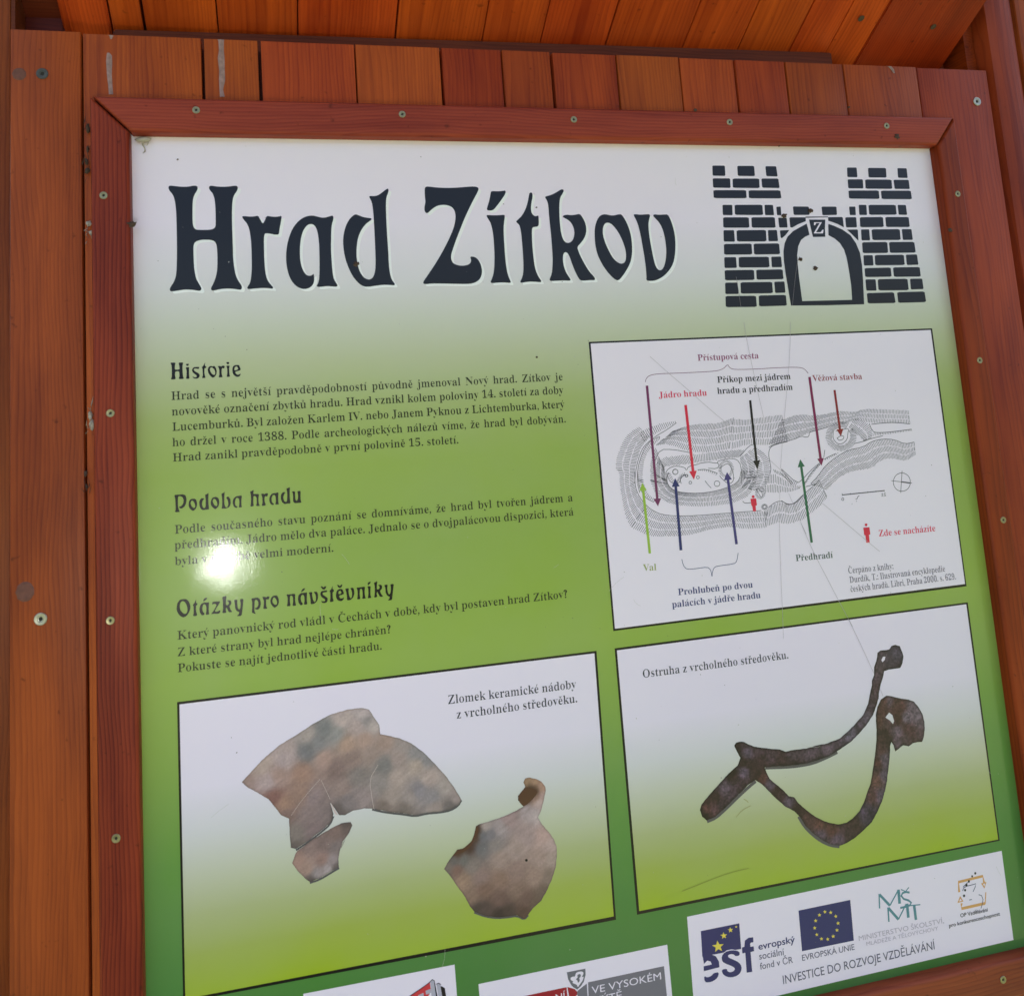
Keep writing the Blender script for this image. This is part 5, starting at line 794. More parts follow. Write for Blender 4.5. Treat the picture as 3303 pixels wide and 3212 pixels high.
# ---- lettering
FONT = {"ser":{" ":[250,[]],",":[219,[[59,-118,65,34,39,52,13,58,-9,51,-24,34,-38,12,-42,-16,-17,-41,14,-40,35,-16,-2,-60,-34,-49]]],
".":[219,[[109,111,-42,-18,-18,-42,18,-42,42,-18,42,18,18,42,-18,42]]],
"0":[559,[[280,-10,-57,5,-48,15,-40,26,-33,35,-25,43,-19,51,-14,58,-7,65,-3,71,3,71,7,64,14,58,19,51,25,42,33,34,40,25,49,15,57,5,54,-5,47,-15,40,-25,32,-34,26,-43,20,-50,14,-59,8,-64,3,-71,-3,-71,-8,-64,-14,-58,-20,-51,-26,-43,-33,-35,-40,-26,-47,-15],[280,55,46,20,27,60,9,60,6,75,2,88,-2,88,-6,74,-9,60,-26,59,-46,20,-46,-20,-28,-59,-10,-60,-6,-74,-2,-88,2,-88,6,-75,10,-60,27,-60]]],
"1":[559,[[97,0,0,53,82,0,23,4,15,10,9,20,3,31,0,501,-36,-42,-32,-33,-31,-22,-30,-7,-22,5,-19,15,-13,24,-4,30,32,10,36,14,40,21,46,32,70,52,112,0,0,-600,3,-27,7,-21,15,-13,26,-4,81,0,0,-53]]],
"2":[559,[[35,0,0,103,148,151,38,40,32,37,25,34,28,47,18,45,10,46,3,50,-5,49,-16,35,-25,19,-32,7,-43,-11,-28,-32,-12,-34,-7,-43,-2,-53,-52,6,-40,17,-27,30,-9,46,6,35,19,32,30,28,43,22,35,10,41,6,46,2,69,-5,57,-15,45,-24,32,-34,20,-40,6,-48,-3,-34,-9,-34,-17,-34,-25,-38,-22,-27,-26,-31,-31,-32,-36,-37,-42,-41,-47,-45,-100,-95,233,0,29,5,24,13,19,22,11,29,8,31,59,0,-5,-210]]],
"3":[559,[[243,-10,-47,2,-41,6,-34,9,-42,20,-28,25,-17,28,-6,30,6,34,20,24,27,15,32,5,9,-56,25,-40,39,-24,50,-8,32,3,29,10,25,18,20,27,13,38,4,51,-10,52,-30,42,-31,21,-38,12,-46,4,-62,0,0,62,66,0,57,10,39,31,23,46,8,60,-5,48,-16,37,-26,23,-36,8,-32,-6,-22,-16,-16,-26,-9,-32,-5,-37,-2,-38,-55,5,-41,17,-25,27,-9,40,14,49,42,41,43,21,55,12,67,4,66,-5,57,-14,46,-23,34,-33,21,-40,7,-48,-5,-42,-15,-38,-24,-32,-32,-28,-36,-23,-41,-17,40,-10,41,-16,38,-24,31,-31,21,-42,7,-52,-6,-56,-16,-46,-27,-38,-34,-29,-41,-22,-46,-14,-49,-8]]],
"4":[559,[[180,0,0,53,28,0,32,3,26,10,18,21,6,38,0,61,-277,0,0,61,284,467,139,0,0,-462,104,0,0,-66,-104,0,0,-61,6,-38,18,-21,27,-10,31,-3,13,0,0,-53],[83,252,207,0,0,175,0,46,2,49,2,50,3,47,-6,-14,-9,-18,-11,-21,-12,-21,-13,-22,-11,-20,-10,-16,-7,-12]]],
"5":[559,[[245,-10,-47,2,-40,6,-33,10,-39,19,-26,26,-15,28,-5,30,6,31,16,21,26,13,32,4,3,-28,8,-28,13,-26,21,-20,28,-13,37,-5,32,4,29,11,25,19,20,30,13,42,4,54,-9,65,-26,47,-43,27,-58,9,-35,-1,-28,-4,-24,-6,-24,-7,-46,18,32,346,378,0,5,-182,-57,0,-8,34,-5,16,-8,12,-13,8,-20,2,-208,0,-16,-185,20,6,28,5,31,3,31,1,72,-6,62,-18,52,-29,39,-42,23,-54,8,-65,-6,-60,-17,-49,-28,-40,-34,-30,-41,-23,-44,-16,-46,-9]]],
"6":[559,[[293,-10,-47,4,-44,12,-39,21,-35,28,-29,38,-23,46,-17,54,-11,64,-3,73,2,54,6,52,9,49,14,45,18,42,21,38,25,33,30,28,34,23,38,16,42,11,46,3,58,-4,46,-11,33,-18,23,-23,13,-26,4,-28,-7,-29,-20,-25,-37,-18,-56,-6,-1,30,-4,30,-8,27,-12,23,-17,14,-24,5,-53,-17,-41,-51,-20,-53,-14,-65,-7,-78,23,13,31,13,37,8,47,3,57,-6,48,-18,41,-30,30,-42,18,-50,6,-61,-6,-67,-20,-58,-32,-49,-46,-37,-57,-23],[296,56,34,10,27,30,12,31,8,42,2,52,-3,49,-8,40,-13,30,-30,28,-38,9,-28,-4,-29,-11,-27,-16,-17,-17,4,-87,11,-70,18,-51,35,-49]]],
"8":[559,[[273,-10,-52,3,-46,9,-39,14,-47,30,-33,40,-20,45,-6,51,10,59,31,47,29,26,36,24,41,23,-37,24,-31,27,-24,28,-24,48,-8,54,6,46,16,43,29,37,44,30,38,14,46,9,53,3,65,-5,53,-17,42,-27,29,-36,18,-42,6,-48,-9,-54,-27,-41,-43,-34,-56,-33,54,-29,43,-30,31,-31,29,-50,9,-58,-7,-58,-23,-49,-37,-39,-51,-30,-63,-17],[302,421,32,23,22,28,12,35,4,44,-3,28,-7,27,-13,24,-18,19,-24,13,-28,4,-36,-8,-27,-24,-16,-36,-6,-44,7,-46,21,-34,34,-28],[278,47,46,9,36,26,22,40,8,50,-9,45,-25,37,-28,21,-37,23,-47,23,-31,-25,-25,-31,-17,-39,-6,-48,8,-53,23,-41,36,-28]]],
"9":[559,[[227,-10,-54,4,-42,13,-31,18,-21,24,-12,27,-4,27,3,20,9,17,15,12,22,8,18,-41,24,-35,34,-23,44,-8,73,32,47,97,21,161,-25,-27,-32,-21,-39,-15,-46,-5,-54,6,-47,18,-40,29,-31,41,-18,51,-6,62,3,46,9,42,15,39,34,48,46,37,36,16,41,11,45,3,47,-4,43,-12,39,-19,35,-28,29,-36,25,-45,18,-54,10,-64,4,-74,-2,-54,-5,-51,-9,-49,-13,-47,-17,-42,-20,-38,-26,-34,-29,-29,-34,-23,-39,-17,-44,-11],[274,347,33,5,27,14,22,21,17,27,-4,78,-9,61,-16,47,-32,43,-42,14,-38,-11,-28,-31,-14,-33,-7,-43,-3,-51,10,-78,32,-47]]],
":":[219,[[109,458,-42,-18,-18,-42,18,-42,42,-18,42,18,18,42,-18,42],[109,111,-42,-18,-18,-42,18,-42,42,-18,42,18,18,42,-18,42]]],
"?":[333,[[82,595,19,4,25,2,48,-19,18,-48,-29,-86,-54,-85,-29,-96,14,-55,45,-37,33,109,76,122,42,140,-16,66,-51,56,-94,23],[154,111,-42,-18,-18,-42,18,-42,42,-18,42,18,18,42,-18,42]]],
"B":[659,[[24,0,0,26,43,7,26,15,14,29,4,45,0,427,-2,38,-6,27,-11,19,-16,12,-23,6,-30,2,0,25,305,0,146,-17,87,-52,29,-87,-18,-72,-54,-51,-91,-31,109,-36,65,-57,22,-79,-8,-57,-23,-49,-39,-38,-54,-29,-66,-17,-79,-6],[271,375,9,0,68,8,44,23,24,42,8,66,-6,59,-17,41,-31,24,-48,8,-28,-3,-14,-10,-7,-20,-2,-31],[330,36,55,9,37,28,14,30,9,39,3,49,-4,50,-12,39,-19,29,-29,19,-40,12,-50,4,-23,0,0,-247,3,-29,10,-18,17,-11]]],
"C":[697,[[382,-16,-64,5,-59,15,-54,26,-48,34,-41,42,-33,50,-24,56,-15,61,-5,67,5,66,15,61,25,56,33,49,41,41,49,35,54,25,60,15,65,5,48,-4,54,-13,59,-21,15,-5,15,-2,30,11,17,34,26,0,0,-234,-25,0,-26,58,-31,49,-37,40,-42,30,-46,18,-48,6,-101,-36,-60,-108,-20,-179,22,-168,67,-100,111,-34,40,4,40,10,39,18,38,24,35,30,32,37,28,-26,-77,-82,-95,-50]]],
"D":[738,[[30,0,0,26,39,6,25,12,12,25,4,42,0,446,-5,49,-14,29,-27,13,-42,5,0,25,308,0,110,-10,92,-29,72,-49,51,-67,32,-84,10,-100,-40,-188,-119,-113,-198,-38],[331,36,60,8,48,26,37,42,25,59,16,76,5,94,-21,169,-63,101,-106,34,-31,-4,-19,-10,-8,-22,-3,-36,0,-466,3,-35,8,-21,18,-11]]],
"H":[779,[[23,0,0,26,44,6,26,15,14,28,4,45,0,444,-5,41,-13,26,-27,15,-42,7,0,25,336,0,0,-25,-32,-4,-24,-6,-16,-10,-10,-15,-5,-23,-2,-31,0,-191,238,0,0,191,-2,31,-5,23,-9,15,-16,10,-24,6,-33,4,0,25,335,0,0,-25,-43,-7,-26,-14,-13,-26,-4,-42,0,-444,4,-43,14,-28,25,-16,43,-7,0,-26,-335,0,0,26,43,6,27,14,14,27,5,47,0,209,-238,0,0,-209,4,-45,14,-28,27,-15,44,-6,0,-26]]],
"I":[388,[[20,0,0,26,43,8,28,14,16,25,5,39,0,464,-5,38,-13,23,-27,11,-47,5,0,25,344,0,0,-25,-45,-5,-27,-11,-15,-23,-5,-38,0,-461,2,-28,5,-21,10,-16,18,-11,25,-8,34,-5,0,-26]]],
"J":[492,[[162,-97,-45,4,-40,13,-34,20,-26,27,-16,32,-6,35,5,32,16,25,23,15,27,5,29,-5,23,-14,15,-22,5,-29,-3,-22,-9,-21,-9,-17,-3,-10,11,-23,31,-8,31,6,20,17,10,29,3,40,0,514,-2,36,-6,27,-12,19,-18,13,-27,7,-37,5,0,25,350,0,0,-25,-33,-4,-23,-7,-16,-12,-9,-18,-5,-28,-2,-38,0,-414,-24,-127,-73,-77]]],
"K":[760,[[24,0,0,26,44,6,26,15,14,28,4,45,0,444,-5,41,-13,27,-27,15,-42,6,0,25,336,0,0,-25,-32,-4,-24,-6,-16,-10,-10,-15,-5,-23,-2,-31,0,-216,206,208,31,37,10,30,-21,23,-65,7,0,25,290,0,0,-25,-13,0,-60,-13,-66,-39,-71,-64,-110,-113,287,-355,18,-19,17,-13,21,-8,27,-3,0,-26,-355,0,0,26,20,0,18,1,13,1,10,3,14,9,4,11,-6,19,-20,28,-174,220,-25,-23,0,-175,5,-45,13,-28,27,-15,44,-6,0,-26]]],
"L":[635,[[23,0,0,26,44,6,26,15,14,28,4,45,0,444,-5,42,-13,27,-27,14,-42,6,0,25,348,0,0,-25,-36,-2,-26,-5,-19,-10,-11,-16,-7,-23,-2,-33,0,-441,1,-31,4,-22,8,-15,14,-8,20,-5,30,-1,45,2,41,6,35,10,44,24,38,36,21,30,19,38,18,43,27,0,-38,-230]]],
"N":[735,[[600,-16,-441,537,0,-404,4,-44,14,-27,26,-14,45,-6,0,-26,-221,0,0,26,31,3,23,6,15,10,10,17,5,23,2,32,0,461,-40,48,-19,19,-12,5,-15,3,0,25,206,0,349,-427,0,311,-2,32,-5,23,-10,15,-16,11,-23,6,-33,4,0,25,221,0,0,-25,-43,-6,-26,-14,-13,-28,-4,-44,0,-577]]],
"O":[782,[[388,-16,-48,3,-46,9,-43,15,-40,20,-37,25,-33,30,-30,34,-24,38,-20,41,-14,44,-9,47,-3,49,3,49,9,46,14,45,20,41,24,37,30,35,34,29,37,26,42,20,44,15,47,9,50,3,48,-3,46,-9,43,-14,40,-20,37,-25,33,-29,29,-34,25,-38,20,-41,14,-45,9,-47,3,-50,-3,-49,-9,-47,-14,-44,-21,-41,-24,-38,-30,-34,-34,-30,-37,-25,-41,-20,-45,-15,-47,-9],[394,18,95,36,57,107,19,178,-5,97,-16,80,-26,63,-36,45,-44,27,-51,9,-95,-36,-57,-107,-19,-178,5,-96,16,-80,27,-63,36,-46,43,-27]]],
"P":[622,[[23,0,0,26,44,6,26,15,14,28,4,45,0,444,-5,41,-13,26,-27,15,-42,7,0,25,294,0,77,-3,61,-7,44,-13,46,-27,34,-36,22,-45,7,-53,-7,-53,-21,-45,-35,-38,-49,-29,-62,-17,-75,-6,-89,0,0,-186,4,-45,14,-28,27,-15,44,-6,0,-26],[271,342,29,0,63,9,42,25,22,46,8,68,-6,68,-19,47,-35,28,-53,9,-25,-3,-15,-8,-8,-15,-3,-23]]],
"T":[630,[[137,0,0,26,46,5,29,15,15,29,5,45,0,525,-10,0,-49,-5,-42,-15,-34,-24,-26,-34,-18,-43,-10,-51,-27,0,0,205,595,0,0,-206,-25,0,-28,96,-62,58,-96,19,-8,0,0,-525,5,-47,15,-28,28,-14,48,-5,0,-26]]],
"V":[637,[[316,-19,-250,586,-16,33,-16,26,-22,18,-33,9,0,25,335,0,0,-25,-40,-2,-26,-7,-16,-14,-5,-20,3,-19,10,-28,145,-350,133,349,7,25,3,22,-5,21,-14,13,-26,7,-38,3,0,25,213,0,0,-25,-28,-4,-22,-12,-19,-25,-20,-42,-227,-589]]],
"Z":[658,[[30,0,0,16,381,624,-92,0,-60,-4,-48,-10,-39,-21,-32,-30,-26,-45,-23,-59,-25,0,19,207,520,0,0,-18,-377,-617,128,0,64,5,55,16,45,27,36,38,29,51,21,64,25,0,-25,-244]]],
"a":[512,[[379,-15,-58,17,-23,50,-48,-36,-52,-22,-56,-7,-46,7,-36,23,-22,34,-8,43,7,41,22,37,36,31,51,27,67,27,83,26,0,76,-4,36,-14,26,-23,14,-35,5,-49,-8,-16,-24,4,-9,10,-17,10,-19,4,-19,-5,-24,-14,-19,-22,-13,-27,-4,-28,5,-20,14,-14,21,-4,28,6,33,18,30,30,24,38,19,47,12,53,4,64,-4,51,-13,36,-22,24,-31,15,-41,5,-50,0,-220,1,-21,2,-13,5,-6,9,-2,11,3,13,8,13,-21,-34,-31,-37,-19],[225,50,16,3,18,8,19,14,18,19,0,158,-67,-27,-40,-42,-13,-58,12,-56]]],
"b":[537,[[64,-17,0,595,-2,39,-7,21,-16,11,-27,5,0,24,194,0,0,-263,35,33,41,19,47,7,50,-7,44,-22,36,-34,27,-46,13,-36,7,-39,3,-43,-3,-49,-10,-45,-15,-41,-22,-37,-26,-31,-31,-25,-36,-19,-38,-11,-42,-4,-44,6,-44,19,-42,32,-77,-59],[272,21,45,13,28,39,11,42,7,55,2,68,-2,56,-7,45,-12,35,-28,32,-42,11,-22,-4,-21,-11,-16,-19,-9,-23,0,-258,17,-61]]],
"c":[437,[[232,-15,-54,8,-49,23,-41,37,-32,48,-15,38,-9,40,-3,44,3,47,11,43,17,40,22,35,28,29,33,25,36,18,39,11,42,4,64,-8,49,-23,30,-35,10,-44,-4,-25,-12,-19,-20,-13,-25,-4,-45,17,-15,52,0,8,1,8,1,15,-10,29,-32,9,-47,-18,-29,-54,-9,-91,4,-67,12,-55,21,-43,44,-43,56,-14,52,13,48,37,20,-17,-55,-58,-64,-35]]],
"d":[551,[[208,-15,-49,8,-43,23,-37,36,-27,47,-13,37,-7,40,-3,43,3,49,8,45,14,41,29,51,38,38,46,23,50,8,44,-6,38,-19,33,-32,0,180,-4,26,-12,18,-22,9,-32,4,0,24,213,0,0,-566,2,-31,7,-20,14,-13,28,-7,0,-25,-57,-3,-65,-11,-72,-17,0,73,-32,-41,-42,-24],[255,42,23,5,23,15,19,22,12,29,0,247,-8,23,-17,19,-22,12,-26,4,-40,-12,-25,-34,-11,-37,-6,-48,-2,-59,2,-57,6,-48,10,-36,25,-34]]],
"e":[448,[[229,-15,-55,8,-48,23,-40,36,-31,50,-14,40,-9,44,-3,48,3,45,9,41,15,38,32,48,42,37,49,23,55,8,53,-6,46,-19,38,-32,28,-43,16,-53,6,-63,0,-11,-247,0,15,-102,41,-62,67,-20,38,7,35,22,32,36,22,-20,-54,-68,-65,-41],[173,286,127,0,0,34,-3,55,-9,38,-19,22,-29,7,-37,-15,-23,-47,-7,-77]]],
"g":[487,[[217,-209,-59,3,-49,9,-38,16,-37,32,-13,38,20,43,61,30,-50,37,-17,46,7,35,21,30,36,28,53,26,-66,36,-40,51,-13,65,6,44,20,39,31,31,41,24,48,15,55,5,58,-5,55,-16,125,0,0,-54,-73,0,26,-45,9,-51,-6,-41,-17,-37,-27,-30,-36,-23,-43,-14,-49,-5,-11,0,-11,1,-12,1,-11,0,-24,-4,-19,-10,-14,-16,-4,-19,15,-25,45,-8,51,0,49,-1,41,-5,35,-7,39,-17,26,-24,14,-33,5,-41,-7,-45,-22,-37,-35,-31,-50,-23,-63,-13],[234,185,30,8,20,24,10,40,3,57,-3,57,-10,40,-20,23,-30,8,-30,-8,-19,-23,-11,-40,-4,-57,4,-57,11,-40,19,-24],[239,-173,85,8,51,25,17,42,-5,22,-16,14,-27,8,-39,3,-161,0,-26,-26,-9,-31,8,-25,24,-21,40,-14]]],
"h":[567,[[27,0,0,24,25,4,15,10,8,18,3,27,0,511,-2,27,-8,18,-15,11,-25,5,0,23,192,0,0,-281,41,43,47,25,54,9,72,-18,44,-53,14,-88,0,-232,3,-27,7,-17,15,-11,24,-4,0,-24,-240,0,0,24,7,0,32,15,10,44,0,240,-2,36,-7,25,-14,15,-25,5,-44,-13,-38,-41,0,-267,2,-27,8,-17,14,-11,24,-4,0,-24]]],
"i":[295,[[150,539,-29,5,-24,17,-17,24,-5,29,5,30,17,24,24,17,29,5,29,-5,25,-17,16,-24,5,-30,-5,-29,-17,-24,-24,-17],[27,0,0,24,25,5,16,9,7,17,3,28,0,292,-2,31,-6,18,-15,9,-25,4,1,25,190,0,0,-379,2,-27,7,-17,14,-10,24,-5,0,-24]]],
"j":[312,[[158,541,-29,5,-24,16,-17,25,-5,29,6,30,16,24,24,17,29,5,30,-5,24,-17,17,-24,5,-30,-5,-29,-17,-24,-24,-17],[53,-209,-36,3,-33,11,-28,16,-21,22,-14,25,-4,28,4,25,12,19,20,13,25,4,25,-4,19,-11,13,-18,4,-22,-3,-16,-8,-16,-9,-15,-3,-8,8,-16,22,-5,27,6,14,19,6,30,2,39,0,452,-3,32,-9,20,-18,10,-32,4,0,24,204,0,0,-494,-5,-54,-17,-44,-26,-35,-37,-24,-45,-15]]],
"k":[534,[[26,0,0,24,26,5,16,10,7,17,3,27,0,509,-2,29,-6,19,-14,9,-26,5,1,24,189,0,0,-427,118,118,19,24,6,21,-13,17,-39,6,-5,0,0,25,208,0,0,-25,-55,-14,-50,-36,-78,-76,184,-260,21,-20,24,-7,0,-24,-246,0,0,24,9,0,25,6,8,17,-3,12,-8,14,-103,146,-22,-19,0,-117,2,-27,8,-17,14,-10,24,-5,0,-24]]],
"l":[297,[[27,0,0,24,25,5,16,9,7,17,3,28,0,509,-2,28,-6,19,-14,11,-26,4,0,24,191,0,0,-595,2,-27,7,-17,14,-10,24,-5,0,-24]]],
"m":[825,[[27,0,0,24,25,4,15,10,8,18,3,27,0,294,-2,27,-8,19,-15,11,-25,4,0,24,190,0,0,-68,40,44,45,27,50,9,59,-9,41,-29,24,-47,42,47,48,29,55,9,71,-18,43,-53,14,-88,0,-232,2,-27,8,-17,14,-11,24,-4,0,-24,-236,0,0,24,24,4,14,11,8,18,2,26,0,240,-2,36,-7,25,-14,15,-25,5,-42,-13,-37,-38,0,-270,2,-26,8,-18,14,-11,23,-4,0,-24,-233,0,0,24,24,4,14,11,8,18,2,26,0,240,-2,35,-7,26,-14,15,-25,5,-43,-13,-36,-41,0,-267,2,-26,7,-17,14,-11,23,-5,0,-24]]],
"n":[567,[[27,0,0,24,25,4,15,10,8,18,3,27,0,294,-2,27,-8,19,-15,11,-25,4,0,24,192,0,0,-64,40,42,48,26,54,8,72,-18,44,-53,14,-88,0,-232,3,-27,7,-17,15,-11,24,-4,0,-24,-240,0,0,24,7,0,32,15,10,44,0,240,-2,36,-7,25,-14,15,-25,5,-44,-13,-38,-41,0,-267,2,-27,8,-17,14,-11,24,-4,0,-24]]],
"o":[501,[[251,-15,-42,4,-39,10,-35,18,-45,38,-34,50,-16,38,-9,42,-3,44,3,46,9,42,16,39,34,49,45,38,54,23,61,8,61,-8,54,-23,45,-37,34,-49,15,-39,10,-42,3,-47,-3,-46,-10,-42,-15,-39,-34,-49,-44,-37,-54,-23],[251,17,36,10,24,31,8,26,5,37,2,49,1,59,-2,78,-6,58,-10,38,-24,32,-34,10,-37,-11,-23,-31,-9,-38,-6,-58,-2,-77,1,-60,3,-48,5,-38,8,-26,24,-31]]],
"p":[553,[[26,-207,0,23,20,3,14,6,9,11,6,14,2,21,1,34,0,457,-2,38,-7,22,-14,11,-26,6,0,23,184,0,0,-71,34,47,44,28,52,9,50,-8,43,-23,36,-37,27,-47,12,-38,8,-40,2,-44,-3,-47,-7,-43,-13,-40,-28,-52,-36,-38,-45,-25,-51,-8,-46,7,-39,21,-33,35,0,-134,2,-35,4,-26,9,-17,14,-11,19,-6,26,-2,0,-24],[291,42,39,12,26,34,11,37,7,47,2,58,-2,56,-6,46,-9,37,-24,34,-39,11,-42,-16,-34,-48,0,-248,29,-45]]],
"r":[428,[[27,0,0,24,25,5,16,9,7,17,3,28,0,292,-2,31,-7,19,-14,8,-25,4,1,25,186,0,0,-87,28,42,34,32,34,19,34,6,37,-5,26,-16,16,-25,5,-32,-4,-26,-13,-21,-20,-13,-25,-5,-23,3,-15,10,-12,13,-11,15,-12,11,-15,4,-20,-7,-20,-20,-14,-33,-5,-41,0,-203,4,-28,11,-17,21,-10,36,-4,0,-24]]],
"s":[429,[[225,-15,-44,6,-52,18,-9,3,-11,1,-20,-7,-13,-19,-23,0,0,170,26,0,20,-56,30,-43,38,-27,42,-9,33,4,24,14,15,20,5,27,-13,38,-41,31,-73,37,-46,28,-32,31,-19,36,-7,40,10,58,32,47,31,23,37,14,45,5,17,-1,20,-3,23,-6,26,-7,11,-2,10,-2,15,5,11,16,20,0,0,-145,-23,0,-20,48,-27,35,-34,21,-37,7,-28,-4,-21,-11,-13,-18,-4,-22,4,-22,12,-18,19,-16,27,-15,67,-33,44,-27,31,-29,17,-37,6,-48,-5,-45,-14,-38,-24,-31,-33,-23,-38,-14]]],
"t":[340,[[184,-14,-51,7,-35,23,-19,37,-7,53,0,309,-42,0,0,31,38,37,34,34,29,33,36,43,25,38,23,0,0,-169,94,0,0,-47,-94,0,0,-293,2,-27,6,-19,10,-12,17,-4,32,13,25,38,24,-13,-37,-62,-49,-38]]],
"u":[558,[[195,-15,-59,10,-39,31,-16,31,-10,39,-3,48,0,225,-2,30,-7,22,-16,12,-26,5,0,24,194,0,0,-352,3,-23,11,-18,16,-12,22,-4,42,11,35,34,0,271,-3,32,-8,21,-17,12,-30,4,0,24,200,0,0,-358,3,-28,8,-18,16,-9,27,-5,0,-25,-58,-4,-66,-11,-72,-19,0,75,-28,-31,-35,-24,-39,-15]]],
"v":[456,[[212,-15,-155,384,-12,28,-12,22,-15,13,-22,5,0,25,248,0,0,-24,-12,0,-30,-7,-10,-20,0,-6,2,-6,81,-217,76,194,6,18,2,11,-14,25,-42,8,0,24,151,0,0,-23,-24,-9,-16,-15,-13,-22,-14,-31,-149,-377]]],
"y":[447,[[78,-209,-35,6,-28,17,-19,27,-6,34,4,24,13,22,20,15,26,5,24,-4,18,-10,12,-18,4,-22,0,-8,-1,-9,5,-13,13,-4,19,9,23,28,12,20,11,24,8,27,8,32,-155,380,-9,21,-8,16,-8,11,-6,7,-11,7,-17,2,-2,0,0,25,248,0,0,-25,-24,-2,-15,-4,-8,-8,-3,-14,1,-5,1,-7,5,-15,78,-205,67,182,5,15,4,13,1,11,1,10,-3,14,-9,9,-17,5,-23,1,0,25,144,0,0,-25,-19,-5,-14,-14,-13,-24,-14,-33,-145,-397,-25,-61,-23,-46,-25,-31,-26,-21,-29,-10]]],
"z":[436,[[19,0,0,21,231,407,-59,0,-48,-6,-35,-17,-25,-33,-18,-50,-26,0,8,140,362,0,0,-29,-222,-396,40,0,61,7,44,21,31,38,24,57,24,0,-12,-160]]]},"san":{" ":[270,[]],",":[219,[[59,-118,65,34,39,52,13,58,-9,51,-24,34,-38,12,-42,-16,-17,-41,14,-40,35,-16,-2,-60,-34,-49]]],
"A":[667,[[362,686,-69,0,-293,-686,100,0,86,201,290,0,91,-201,100,0],[326,536,110,-247,-212,0]]],
"C":[708,[[656,635,-86,32,-77,18,-71,6,-193,-47,-132,-127,-49,-186,39,-152,120,-132,209,-56,97,8,80,21,70,31,0,107,-79,-42,-80,-26,-79,-9,-144,33,-97,91,-35,135,36,134,96,93,140,34,77,-8,77,-23,81,-40]]],
"D":[750,[[76,0,266,0,194,50,124,125,44,166,-38,160,-119,128,-206,53,-265,0],[174,594,151,0,157,-35,91,-92,30,-126,-21,-103,-83,-103,-169,-47,-156,0]]],
"E":[500,[[462,682,-387,0,0,-682,396,0,0,88,-298,0,0,212,279,0,0,88,-279,0,0,206,289,0]]],
"H":[729,[[653,682,-98,0,0,-297,-382,0,0,297,-98,0,0,-682,98,0,0,297,382,0,0,-297,98,0]]],
"I":[250,[[174,682,-98,0,0,-682,98,0]]],
"J":[250,[[174,682,-98,0,0,-661,-6,-88,-31,-53,-76,-17,-25,0,18,-91,14,-1,16,-1,110,29,60,79,18,114]]],
"K":[656,[[285,359,297,323,-122,0,-287,-312,0,312,-98,0,0,-682,98,0,0,337,347,-337,135,0]]],
"L":[490,[[172,682,-98,0,0,-682,406,0,0,88,-308,0]]],
"M":[781,[[709,682,-91,0,-227,-280,-226,280,-92,0,0,-682,98,0,0,531,2,0,210,-264,16,0,210,264,2,0,0,-531,98,0]]],
"N":[781,[[706,682,-92,0,0,-528,-462,528,-78,0,0,-682,92,0,0,525,456,-525,84,0]]],
"O":[823,[[45,341,45,-173,126,-127,193,-50,198,50,127,127,44,173,-45,175,-127,126,-195,49,-193,-49,-127,-126],[146,341,35,134,94,92,136,34,137,-34,94,-92,35,-134,-35,-134,-94,-92,-137,-34,-136,34,-94,92]]],
"P":[510,[[70,682,0,-682,98,0,0,295,102,0,130,26,75,68,25,97,-23,99,-72,70,-122,27],[168,594,115,0,70,-16,36,-39,10,-49,-15,-58,-41,-36,-64,-13,-111,0]]],
"R":[604,[[77,682,0,-682,98,0,0,296,41,0,49,-9,56,-44,76,-103,90,-140,117,0,-39,53,-28,41,-26,41,-49,78,-48,63,-55,48,62,39,39,56,13,72,-27,102,-78,66,-119,23],[175,598,63,0,77,-12,43,-36,14,-55,-11,-54,-41,-41,-82,-16,-63,0]]],
"S":[458,[[399,643,-49,27,-51,16,-52,5,-109,-23,-72,-62,-26,-97,76,-141,143,-93,76,-110,-12,-39,-36,-33,-63,-14,-65,11,-61,34,-54,54,0,-124,58,-35,63,-21,70,-7,98,24,68,65,25,96,-76,157,-143,89,-76,100,14,42,38,29,56,10,49,-6,54,-22,57,-43]]],
"T":[604,[[587,682,-570,0,0,-88,236,0,0,-594,98,0,0,594,236,0]]],
"U":[708,[[648,682,-98,0,0,-397,-3,-59,-13,-50,-27,-40,-39,-28,-53,-20,-68,-7,-56,6,-49,20,-42,32,-24,33,-13,43,-4,64,0,403,-98,0,0,-424,42,-152,104,-87,138,-28,169,35,101,96,33,146]]],
"V":[604,[[604,682,-97,0,-204,-479,-205,479,-98,0,295,-688,20,0]]],
"Y":[604,[[301,447,-183,235,-118,0,253,-321,0,-361,98,0,0,360,253,322,-118,0]]],
"Z":[646,[[450,594,-434,-594,615,0,0,88,-434,0,434,594,-588,0,0,-88]]],
"c":[438,[[393,427,-41,16,-42,11,-47,4,-118,-30,-77,-83,-27,-129,29,-117,80,-79,119,-29,49,4,47,9,38,13,0,88,-42,-17,-39,-10,-38,-3,-80,18,-53,51,-19,80,18,80,47,53,72,19,38,-4,40,-13,46,-27]]],
"d":[510,[[451,682,-89,0,0,-242,-49,14,-45,4,-116,-29,-79,-78,-29,-116,27,-125,75,-81,116,-29,189,0],[362,75,-90,0,-81,19,-43,53,-13,75,18,82,50,54,76,20,42,-4,41,-13]]],
"e":[479,[[438,130,-52,-29,-52,-19,-53,-6,-74,15,-51,45,-26,75,316,0,-24,138,-68,82,-103,27,-110,-29,-73,-79,-27,-120,25,-117,74,-88,119,-34,68,6,57,17,54,30],[132,270,22,60,40,38,59,13,55,-14,35,-38,15,-59]]],
